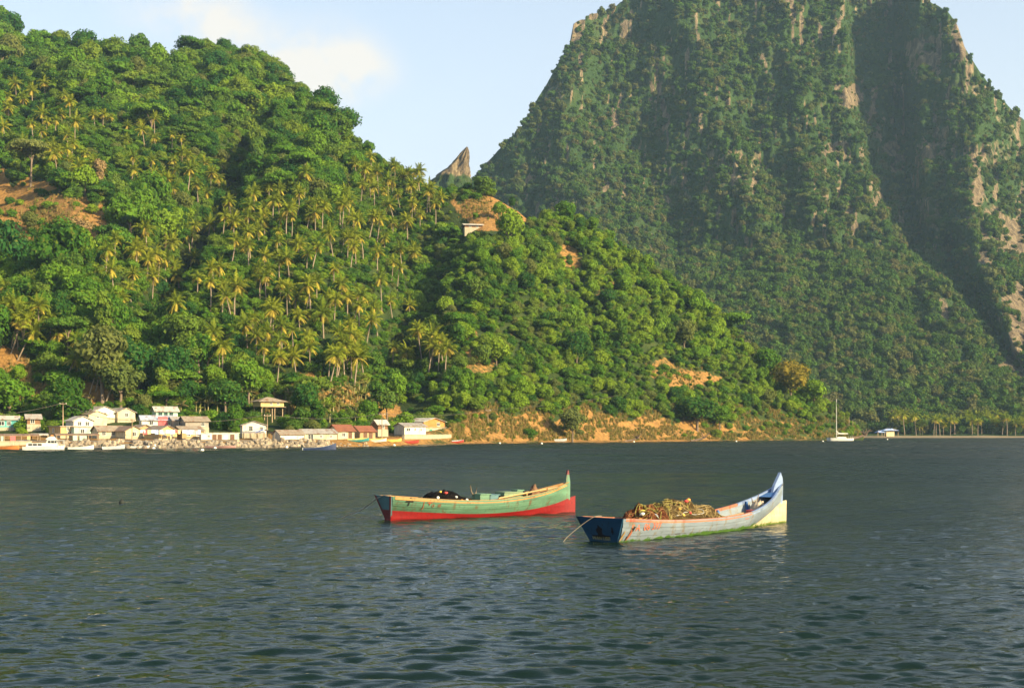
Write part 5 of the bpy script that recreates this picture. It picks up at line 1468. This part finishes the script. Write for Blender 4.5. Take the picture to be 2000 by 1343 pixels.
# --- the blue boat
BLUE = boat_paint('paint_grey_blue', (.180, .220, .255), (.16, .12, .055), (.08, .105, .085), ((.10, .20, .03), .012, -.10))
BLUE_IN = boat_paint('paint_inner_blue', (.20, .275, .36), (.15, .15, .14))
NAVY = boat_paint('paint_navy', (.010, .052, .105), (.008, .012, .02), (.012, .02, .028))
NAVY2 = plain('paint_deep_blue', (.05, .13, .30), .5); LBLUE = boat_paint('paint_bow_blue', (.20, .27, .42), (.16, .20, .28))
OCHRE = boat_paint('paint_cream_yellow', (.46, .40, .25), (.30, .26, .14), (.24, .16, .07), ((.16, .20, .02), .0, -.07))
SALMON = boat_paint('paint_salmon', (.36, .14, .075), (.26, .035, .02), (.44, .28, .18))
b_stern = Vector(((1182 - 1000) / F_PX * 34.9, 34.9, 0)); b_bow = Vector(((1535 - 1000) / F_PX * 42.3, 42.3, 0))
bv = b_bow - b_stern; bL = bv.length - .32; b_head = math.atan2(bv.y, bv.x)
bp_ = dict(sheer=interp([0, .2, .4, .55, .7, .82, .92, 1], [.66, .52, .46, .46, .54, .72, .98, 1.30]),
           beam=interp([0, .2, .5, .75, .9, 1], [.74, .82, .82, .62, .32, .035]),
           chine_z=interp([0, .3, .62, .72, .82, .92, 1], [-.08, -.08, -.06, .05, .23, .46, .70]),
           chine_b=interp([0, .2, .5, .75, .9, 1], [.42, .56, .60, .42, .17, .02]),
           side_mat=BLUE, bottom_mat=OCHRE, transom_mat=NAVY, inner_mat=BLUE_IN, rib_mat=NAVY2, stem_mat=LBLUE, rake=.22, transom_ear=.06,
           gunwales={'starboard': [(.012, .68, SALMON), (.682, .99, LBLUE)], 'port': [(.012, .80, SALMON), (.802, .99, LBLUE)]}, gw=(.075, .07), forefoot=(.32, .72),
           ribs=[.12, .3, .52, .70, .84], thwarts=[(.18, .7, BLUE_IN), (.88, .55, NAVY2)], floor_z=.02, bulge=.05,
           stem=[(bL - .62, .98), (bL - .06, .6), (bL + .03, .68), (bL + .05, 1.3), (bL + .03, 1.46), (bL - .09, 1.66), (bL - .26, 1.48), (bL - .48, 1.24)], stem_w=.045)
bt, bside = fishing_canoe('fishing_boat', '', bL, b_stern, b_head, bp_)
tag(bt, 'pale blue wooden fishing boat with cream forefoot and high pointed bow', 'boat')
bpy.context.view_layer.update()
M_ORANGE = plain('mark_orange', (.55, .13, .04), .7)
letters('S A  06 397', bt, bside, bL, .22, .52, .27, M_ORANGE, 'registration_lettering')
letters('====', bt, bside, bL, bL * .63, .66, .12, M_ORANGE, 'faded_lettering')
# breasthook deck and inner bow panel, navy
q = MB()
for tt in (.90, .95, .985):
    p = bside(tt, .93); q.v += [(p.x, -max(.01, p.y - .04), p.z), (p.x, max(.01, p.y - .04), p.z)]
q.f += [(0, 2, 3, 1), (2, 4, 5, 3)]; q.m += [0, 0]
o = q.build('bow_deck', NAVY2, bt)
# transom rust stains as real scabs, worn pale name
def transom_pt(y, z, off):
    b0_, b1_ = bside(0, 0), bside(0, 1); x = b1_.x + (b0_.x - b1_.x) * (b1_.z - z) / (b1_.z - b0_.z); return Vector((x - .068 - off, y, z))
cu = bpy.data.curves.new('n', 'FONT'); cu.body = 'WAN LISEI'; cu.size = .13; o = bpy.data.objects.new('n', cu); COL.objects.link(o)
me = bpy.data.meshes.new_from_object(o.evaluated_get(bpy.context.evaluated_depsgraph_get())); COL.objects.unlink(o); bpy.data.objects.remove(o)
for v in me.vertices: v.co = transom_pt(.34 - v.co.x, .05 + v.co.y, .010)
me.materials.append(plain('mark_pale_yellow', (.40, .36, .14), .8)); o = bpy.data.objects.new('stern_lettering', me); o.parent = bt; COL.objects.link(o)
M_TAR = plain('tar_stain', (.012, .010, .012), .9)
for y, zt, zb, w in ((.06, .44, .12, .10), (-.38, .42, .22, .035), (.02, .20, .09, .30)):
    pts = []
    for k in range(14):
        an = 6.28 * k / 14; rr = 1 + .25 * math.sin(k * 2.3 + y * 9); pts.append(transom_pt(y + w * rr * math.cos(an), (zt + zb) / 2 + (zt - zb) / 2 * rr * math.sin(an), .004))
    o = mesh_obj('tar_stain', pts, [tuple(range(14))], M_TAR, bt)
# rust hole and streak on the side near the stern
def side_patch(name, cx, cf, w, h, slant, mat, off, seed):
    rng = random.Random(seed); pts = []
    for k in range(14):
        an = 6.28 * k / 14; rr = rng.uniform(.75, 1.15); fx = w * rr * math.cos(an); fz = h * rr * math.sin(an)
        x = cx + fx + slant * fz; tt = x / bL; base = bside(cx / bL, cf).z + fz; lo, hi = bside(tt, 0), bside(tt, 1); p = bside(tt, (base - lo.z) / (hi.z - lo.z)); pts.append((p.x, -(p.y + off), base))
    return mesh_obj(name, pts, [tuple(range(14))], mat, bt)
side_patch('rust_hole', .42, .62, .045, .075, .5, M_TAR, .044, 1); side_patch('rust_streak', .30, .38, .04, .17, .55, M_RUSTY, .0425, 2); side_patch('rust_streak', .03, .35, .03, .15, .5, plain('mark_ochre', (.34, .2, .05), .8), .0425, 3)
# mooring rope over the transom
o = rope_obj('mooring_rope', [L2W(bt, (-.12, .02, .70)), L2W(bt, (-.30, .12, .69)), L2W(bt, (-.38, .30, .58)), L2W(bt, (-.48, .52, .40)), L2W(bt, (-.68, .78, .12)), L2W(bt, (-.8, .92, -.12))], .012, ROPE_P)
tag(o, 'pale mooring rope slung over the navy transom of the blue boat', 'rope')
o = rope_obj('bow_line', [L2W(bt, (bL - .2, -.12, 1.22)), L2W(bt, (bL + .04, -.06, 1.26)), L2W(bt, (bL + .075, 0, 1.22)), L2W(bt, (bL + .072, 0, 1.0)), L2W(bt, (bL + .07, .0, .74))], .014, plain('rope_dark', (.05, .045, .04), .9))
tag(o, 'thin dark line hanging down the bow of the blue boat', 'rope')
# nets and tackle
n1 = heap('fishing_net', .85, 2.6, .66, .60, .26, 12, NET_RUST, lambda u: max(.02, (math.sin(math.pi * min(1, .08 + u * .75)) ** .55) * (.55 + .5 * u)), rough=.28)
to_boat(n1, bt); tag(n1, 'tangled rusty red fishing net heaped at the stern of the blue boat', 'fishing net')
n2 = heap('fishing_net', 2.0, 5.7, .70, .70, .20, 15, NET_BROWN, lambda u: max(.02, (math.sin(math.pi * min(1, .14 + u * .84)) ** .6) * (1.05 - .12 * u)), 70, 26, .16)
to_boat(n2, bt); tag(n2, 'large brown fishing net heaped amid the blue boat', 'fishing net')
def hz(x, y): return max(on_heap(n1, x, y) if x < 2.6 else 0, on_heap(n2, x, y) if x > 2.0 else 0)
# loose folds of twine over both nets
def twine(net, x0, x1, n_, seed, mat):
    r_ = random.Random(seed); q = MB()
    for k in range(n_):
        xa = r_.uniform(x0, x1); ya = r_.uniform(-.6, .1); an = r_.uniform(-1.2, 1.2); ln = r_.uniform(.4, 1.1); pts = []
        for i in range(7):
            f = i / 6; x = min(max(xa + math.cos(an) * ln * f, x0), x1); y = min(max(ya + math.sin(an) * ln * f * .6 + .05 * math.sin(i * 2 + k), -.62), .55)
            pts.append((x, y, on_heap(net, x, y) + .012))
        q.tube(pts, r_.uniform(.006, .013), 4)
    o = q.build('twine', mat, net); o['kind'] = 'stuff'
twine(n1, .95, 2.5, 60, 1, plain('twine_rust', (.26, .12, .05), .95, .5, 6)); twine(n2, 2.1, 5.5, 110, 2, plain('twine_straw', (.30, .22, .09), .95, .5, 6))
rng = random.Random(17)
for k in range(13):
    x0 = rng.uniform(1.2, 3.3); pts = []
    kind = k % 3
    for i in range(9):
        f = i / 8
        if kind == 0: x = x0 + .35 * math.sin(f * 6.28) ; y = -.62 + .8 * abs(math.sin(f * 3.14)) 
        elif kind == 1: x = x0 + f * 1.3 - .4; y = -.15 + .25 * math.sin(f * 9 + k)
        else: x = x0 + .25 * math.sin(f * 9); y = -.60 + f * .9
        x = min(max(x, .95), 4.4); y = min(max(y, -.62), .5)
        pts.append(L2W(bt, (x, y, max(hz(x, y) + .02, .50 if y < -.55 else 0))))
    o = rope_obj('yellow_rope', pts, .011, ROPE_Y); tag(o, 'yellow rope looped over the net heap of the blue boat', 'rope', 'yellow ropes on the net heap')
pts = [L2W(bt, (2.75 + .2 * math.cos(a_ * .8), -.10 + .16 * math.sin(a_ * .8), hz(2.75, -.1) + .04 + .008 * a_)) for a_ in range(18)]
o = rope_obj('rope_coil', pts, .013, ROPE_Y); tag(o, 'neat coil of yellow rope on top of the brown net', 'rope')
pts = [L2W(bt, (x, y, max(hz(x, y) + .02, .47))) for x, y in ((2.5, -.64), (2.8, -.58), (3.1, -.56), (3.4, -.6), (3.8, -.6), (4.1, -.52), (4.2, -.38), (4.1, -.2), (3.9, -.1))]
o = rope_obj('white_hose', pts, .013, ROPE_W); tag(o, 'grey-white hose curled across the brown net of the blue boat', 'hose')
pts = [L2W(bt, (1.75 + .06 * math.sin(i), -.1 - .065 * i, max(hz(1.75, -.1 - .065 * i) + .025, .5 if i > 6 else 0))) for i in range(9)]
o = rope_obj('grey_rope', pts, .02, plain('rope_bluegrey', (.30, .33, .36), .9)); tag(o, 'blue-grey rope hanging over the rusty net of the blue boat', 'rope')
fl = [(1.75, .0, F_YEL, .10, 'yellow'), (1.2, -.3, F_ORANGE, .06, 'orange'), (1.0, -.45, F_RED, .06, 'red'), (1.45, -.2, F_WHITE, .06, 'white'), (2.9, -.1, F_ORANGE, .055, 'orange'), (3.4, -.15, F_YEL, .055, 'yellow'), (3.5, -.3, F_RED, .055, 'red'), (3.2, -.2, F_RED, .05, 'red'), (3.7, -.25, F_ORANGE, .05, 'orange'), (2.85, -.5, F_ORANGE, .045, 'orange'), (2.9, -.6, F_YEL, .045, 'yellow'), (3.25, -.6, F_RED, .05, 'red'), (1.15, -.55, F_RED, .055, 'red'), (1.3, -.5, F_ORANGE, .05, 'orange'), (3.85, -.05, F_YEL, .06, 'yellow'), (1.05, -.2, F_RED, .06, 'red')]
for x, y, m_, r_, nm in fl:
    ball('net_float', (x, y, max(hz(x, y) + r_ * .6, .5 if y < -.45 else 0)), r_, m_, bt, '%s float tied among the nets of the blue boat' % nm, 'floats among the nets of the blue boat')
# pole and gear forward
q = MB(); q.tube([(0, 0, 0), (1.5, .05, .02), (3.0, .02, .1)], [.04, .045, .032], 7)
o = q.build('wooden_pole', plain('pole_wood', (.34, .22, .12), .85), None, True); o.location = L2W(bt, (5.3, -.05, .30)); o.rotation_euler = (0, -.04, b_head + .02); tag(o, 'long wooden pole lying forward inside the blue boat', 'pole')
bx = heap('tackle_bag', 7.75, 8.35, .18, .24, .52, 22, plain('sack_tan', (.40, .33, .24), .95, .5, 9), lambda u: max(.02, math.sin(math.pi * u)), 14, 10, .3); to_boat(bx, bt); tag(bx, 'tan sack with sticks in the bow of the blue boat', 'bag')
q = MB(); q.tube([(0, 0, 0), (.05, 0, .30)], [.025, .012], 6); q.tube([(-.12, .03, 0), (-.16, .03, .2)], [.025, .012], 6); q.tube([(-.14, 0, .02), (.07, .02, .03)], .02, 6); o = q.build('forked_stick', DEADWOOD); o.location = L2W(bt, (8.0, 0, .68)); tag(o, 'forked stick poking up from the bow of the blue boat', 'stick')
o = crate((7.35, -.2, .50), (.28, .22, .2), plain('box_red', (.5, .07, .06), .6), bt, .3, 'small red and white box in the bow of the blue boat'); 

# --- small craft along the shore
def skiff(px, d, lenm, rot, label, hull_m, in_m, name='skiff', bowup=.35, z=0.0, motor=False, roll=0.0, free=.45):
    t = empty(name, ((px - 1000) / F_PX * d, d, z), R(rot)); t.rotation_euler = (roll, 0, R(rot))
    N = 14; q = MB(); qi = MB()
    for i in range(N + 1):
        tt = i / N; b = lenm * .13 * (1 if tt < .5 else max(.03, 1 - ((tt - .5) / .5) ** 2.2)); zg = free + bowup * tt ** 3; x = (tt - .5) * lenm; zk = -.15 + (.25 * tt ** 4)
        q.v += [(x, -b, zg), (x, -b * .72, zk + .14), (x, 0, zk), (x, b * .72, zk + .14), (x, b, zg), (x, b - .04, zg), (x, (b - .04) * .72, zk + .17), (x, -(b - .04) * .72, zk + .17), (x, -b + .04, zg)]
    for i in range(N):
        for j in range(9): a_, b_ = i * 9 + j, i * 9 + (j + 1) % 9; q.f.append((a_, b_, b_ + 9, a_ + 9)); q.m.append(0 if j < 4 else 1)
    q.f.append((0, 1, 2, 3, 4, 5, 6, 7, 8)); q.m.append(0)
    q.build('hull', [hull_m, in_m], t)
    for f in (.3, .6):
        k = MB(); k.box(((f - .5) * lenm, 0, free * .62), (.22, lenm * .2, .04)); k.build('thwart', in_m, t)
    if motor:
        k = MB(); k.box((-lenm / 2 - .12, 0, free + .25), (.3, .28, .42)); k.tube([(-lenm / 2 - .12, 0, free + .1), (-lenm / 2 - .12, 0, -.3)], .06, 6); k.build('outboard_motor', M_BLACK, t)
    tag(t, label, 'boat', 'small boats along the village shore'); return t
PW = plain('gel_white', (.60, .59, .54), .35, .12, 2, .5, (.5, .46, .38)); PG = plain('gel_grey', (.40, .42, .42), .5); PB = plain('gel_navy', (.03, .045, .10), .4); PT = plain('gel_teal', (.05, .24, .22), .5); PP = plain('gel_pink', (.42, .24, .20), .6); PO = plain('gel_orange', (.60, .20, .05), .6); PYE = plain('gel_yellow', (.70, .52, .12), .6); PR = plain('gel_red', (.35, .05, .03), .6)
dW = lambda py: H_CAM * F_PX / (py - Y_HOR)
skiff(158, dW(878), 4.0, 18, 'white skiff with raised bow moored by the boulders', PW, PG)
skiff(222, dW(877), 3.6, 28, 'grey and white skiff nosed against the boulders', PG, PW, motor=True)
skiff(280, dW(876), 4.2, 12, 'white boat with grey stern below the yellow-tan house', PW, PG, motor=True)
skiff(432, dW(875.5), 5.4, -8, 'long dull pink boat lying below the white cubicles', PP, PG, bowup=.1)
skiff(624, dW(879.5), 5.2, 14, 'dark navy boat with upswept bow off the cream bungalow', PB, PG, bowup=.75, motor=True)
skiff(14, dW(878.5), 4.2, -10, 'orange and yellow boat beside the low concrete wall', PO, PYE)
skiff(40, 221, 5.0, -25, 'teal boat hauled up on the shore behind the cabin cruiser', PT, PG, z=.8, roll=.4)
def beached(px, e, ln, rot, label, a_, b_, roll=.2):
    d = hd(px, e); skiff(px, d, ln, rot, label, a_, b_, z=max(.12, ground_at(px, d) + .12), roll=roll)
beached(700, 4.0, 4.2, 14, 'green boat drawn up on the beach below the rust-roofed hut', PT, PYE)
beached(735, 3.4, 4.2, 20, 'white and yellow boat drawn up on the beach', PW, PYE); beached(768, 3.2, 3.6, 24, 'yellow boat with orange inside drawn up on the beach', PYE, PO)
beached(802, 1.4, 3.6, 20, 'red boat at the waterline below the sea wall', PR, PR); beached(892, 1.2, 3.4, 18, 'dark red boat on the narrow beach past the sea wall', PR, PG); beached(1095, 2.0, 3.2, 15, 'small grey boat on the beach under the ochre bank', PG, PG)
def cruiser():
    d = dW(879.2); t = empty('cabin_cruiser', ((86 - 1000) / F_PX * d, d, 0), R(14)); Ln = 6.2
    N = 16; q = MB()
    for i in range(N + 1):
        tt = i / N; b = 1.05 * (1 if tt < .55 else max(.03, 1 - ((tt - .55) / .45) ** 2.3)); zg = .62 + .16 * tt ** 2; x = (tt - .5) * Ln * (1 if tt < 1 else 1.0)
        q.v += [(x, -b, zg), (x - .12 * tt, -b * .82, .05), (x - .3 * tt, 0, -.25), (x - .12 * tt, b * .82, .05), (x, b, zg)]
    for i in range(N):
        for j in range(5): a_, b_ = i * 5 + j, i * 5 + (j + 1) % 5; q.f.append((a_, b_, b_ + 5, a_ + 5)); q.m.append(0)
    q.f.append((0, 1, 2, 3, 4)); q.m.append(0); q.build('hull', PW, t)
    k = MB(); k.prism([(-2.6, .6), (-2.5, 1.15), (.6, 1.2), (.9, .62)], -.85, .85); cb_ = k.build('cabin', PW, t)
    for x in (-1.95, -1.25, -.55):
        for s_ in (-1, 1): k = MB(); k.box((x, s_ * .862, .92), (.6, .03, .3)); k.build('cabin_window', GLASS_D, cb_)
    k = MB(); k.prism([(.2, .65), (.55, 1.65), (2.0, 1.7), (2.1, .66)], -.8, .8); wh = k.build('wheelhouse', PW, t)
    for x, w in ((.85, .4), (1.35, .45), (1.8, .3)):
        for s_ in (-1, 1): k = MB(); k.box((x, s_ * .812, 1.35), (w, .03, .36)); k.build('wheelhouse_window', GLASS_D, wh)
    k = MB(); k.prism([(.3, 1.7), (.5, 1.95), (.9, 2.18), (1.5, 2.2), (1.9, 1.72)], -.75, .75); k.build('flybridge', PW, t)
    k = MB()
    for x, y in ((2.3, -.9), (2.95, -.9), (2.95, .9), (2.3, .9)): k.tube([(x, y, .6), (x, y, 1.6)], .025, 5)
    k.build('stanchion', PW, t); k = MB(); k.box((2.5, 0, 1.63), (1.1, 1.85, .05)); k.build('awning', PW, t)
    k = MB(); k.box((1.2, 0, 2.32), (.35, .3, .2)); k.build('helm_seat', PO, t)
    tag(t, 'white cabin cruiser with flybridge moored beside the low concrete wall', 'motor boat')
cruiser()
def yacht():
    d = dW(861); t = empty('sailing_yacht', ((1641 - 1000) / F_PX * d, d, 0), R(5)); Ln = 8.6; N = 18; q = MB()
    for i in range(N + 1):
        tt = i / N; b = 1.25 * max(.03, math.sin(math.pi * min(1, .22 + tt * .77)) ** .8); zg = .85 + .25 * (1 - tt) ** 2; x = (tt - .5) * Ln
        b = max(.03, b * (1 if tt > .12 else tt / .12 * .95 + .05))
        q.v += [(x, -b, zg), (x + .15 * (.5 - tt), -b * .8, .1), (x + .5 * (.5 - tt), 0, -.3), (x + .15 * (.5 - tt), b * .8, .1), (x, b, zg)]
    for i in range(N):
        for j in range(5): a_, b_ = i * 5 + j, i * 5 + (j + 1) % 5; q.f.append((a_, b_, b_ + 5, a_ + 5)); q.m.append(0)
    q.f.append((0, 1, 2, 3, 4)); q.f.append(tuple(N * 5 + j for j in (4, 3, 2, 1, 0))); q.m += [0, 0]; q.build('hull', PW, t)
    k = MB(); k.prism([(-1.4, .9), (-1.0, 1.3), (1.6, 1.3), (1.8, .9)], -.7, .7); k.build('coachroof', PW, t)
    k = MB(); k.tube([(-1.2, 0, .9), (-1.2, 0, 13.0)], [.11, .08], 8); k.build('mast', PW, t)
    k = MB(); k.tube([(-1.15, 0, 2.1), (2.6, 0, 2.25)], .06, 6); k.build('boom', PW, t)
    k = MB(); k.tube([(-1.1, 0, 3.3), (-.9, 0, 2.6), (0, 0, 2.35), (2.4, 0, 2.37)], [.08, .17, .15, .08], 7); k.build('furled_sail', plain('sail_cloth', (.75, .72, .62), .9), t)
    for nm, e_ in (('forestay', (-4.2, 0, 1.05)), ('backstay', (4.2, 0, .9)), ('shroud', (-1.1, 1.1, .9)), ('shroud', (-1.1, -1.1, .9))):
        k = MB(); k.tube([(-1.2, 0, 12.8), e_], .02, 4); k.build(nm, WIRE, t)
    k = MB()
    for x in (2.9, 3.5, 4.1): k.tube([(x, -.7, .9), (x, -.7, 1.6)], .025, 5); k.tube([(x, .7, .9), (x, .7, 1.6)], .025, 5)
    k.build('guard_rail', PW, t)
    tag(t, 'white sailing yacht with bare mast anchored off the end of the headland', 'sailing boat')
yacht()
def buoy(px, py, m_, label, r=.28):
    d = dW(py); t = empty('mooring_buoy', ((px - 1000) / F_PX * d, d, 0)); import bmesh
    bm = bmesh.new(); bmesh.ops.create_uvsphere(bm, u_segments=12, v_segments=8, radius=r); me = bpy.data.meshes.new('float_body'); bm.to_mesh(me); bm.free(); me.materials.append(m_); me.shade_smooth()
    o = bpy.data.objects.new('float_body', me); o.parent = t; o.location = (0, 0, r * .4); COL.objects.link(o)
    k = MB(); k.tube([(0, 0, r * 1.2), (0, 0, r * 1.9)], r * .15, 6); k.build('eye', M_BLACK, t); tag(t, label, 'buoy', 'mooring buoys'); return t
for px, py in ((395, 881), (976, 866.5), (1058, 867), (1238, 863.5), (1438, 862.5), (1607, 862.5), (1733, 858.5), (770, 870.5), (420, 876.5), (560, 874.5), (300, 877)): buoy(px, py, F_WHITE, 'white mooring buoy floating off the village and headland shore')
buoy(238, 983, M_BLACK, 'dark float drifting alone in open water before the village', .12)
# uprooted tree and dead branches on the point
def driftwood(px, d, s, seed, label, z):
    rng = random.Random(seed); q = MB(); q.tube([(-2.5 * s, 0, .1), (0, .2, .5 * s), (2.2 * s, 0, 1.2 * s)], [.3 * s, .26 * s, .2 * s], 7)
    for i in range(12):
        an = rng.uniform(0, 6.28); l_ = rng.uniform(.8, 2.2) * s; q.tube([(1.6 * s, 0, .9 * s), (1.6 * s + math.cos(an) * l_ * .5, math.sin(an) * l_ * .4, .9 * s + l_ * .5), (1.6 * s + math.cos(an) * l_, math.sin(an) * l_ * .7, .9 * s + l_ * rng.uniform(.4, 1.1))], [.12 * s, .08 * s, .03 * s], 5)
    o = q.build('driftwood', plain('driftwood_grey', (.16, .11, .075), .9, .35, 3)); o.location = ((px - 1000) / F_PX * d, d, z); o.rotation_euler = (0, 0, R(10)); tag(o, label, 'driftwood')
driftwood(1676, 432, 1.5, 3, 'uprooted dead tree with bare roots on the tip of the headland', .2)
driftwood(1365, 374, 1.0, 5, 'tangle of dead branches at the waterline below the large dark round tree', .1); driftwood(1235, 356, .9, 6, 'dark snag at the waterline below the dry grass bank', .1)
for px, hgt, lab in ((1658, 6.2, 'bare upright pole on the headland tip beside the yacht'), (1665, 5.4, 'shorter bare upright pole on the headland tip beside the yacht')):
    d = 446; q = MB(); q.tube([(0, 0, -1), (.1, 0, hgt)], [.12, .07], 6); q.tube([(.05, 0, hgt * .7), (.6, .1, hgt * .85)], [.05, .03], 5); o = q.build('dead_tree_pole', POST); o.location = ((px - 1000) / F_PX * d, d, .5 + 1.2); tag(o, lab, 'pole')

# ------------------------------------------------------------------ haze
def haze():
    z0, z1 = -7.0, 640.0; x0, x1, y0, y1 = -2600, 2600, -2600, 2600
    q = MB(); q.box(((x0 + x1) / 2, (y0 + y1) / 2, (z0 + z1) / 2), (x1 - x0, y1 - y0, z1 - z0))
    m, n, l = new_mat('haze_air'); v = n.new('ShaderNodeVolumePrincipled'); o = n.new('ShaderNodeOutputMaterial')
    v.inputs['Color'].default_value = (.48, .74, 1.0, 1); v.inputs['Density'].default_value = .00010; v.inputs['Anisotropy'].default_value = .1
    l.new(v.outputs[0], o.inputs['Volume'])
    try: m.cycles.homogeneous_volume = True
    except Exception: pass
    b = q.build('haze', m); tag(b, 'thin pale haze over the bay', 'haze', kind='stuff')
haze()
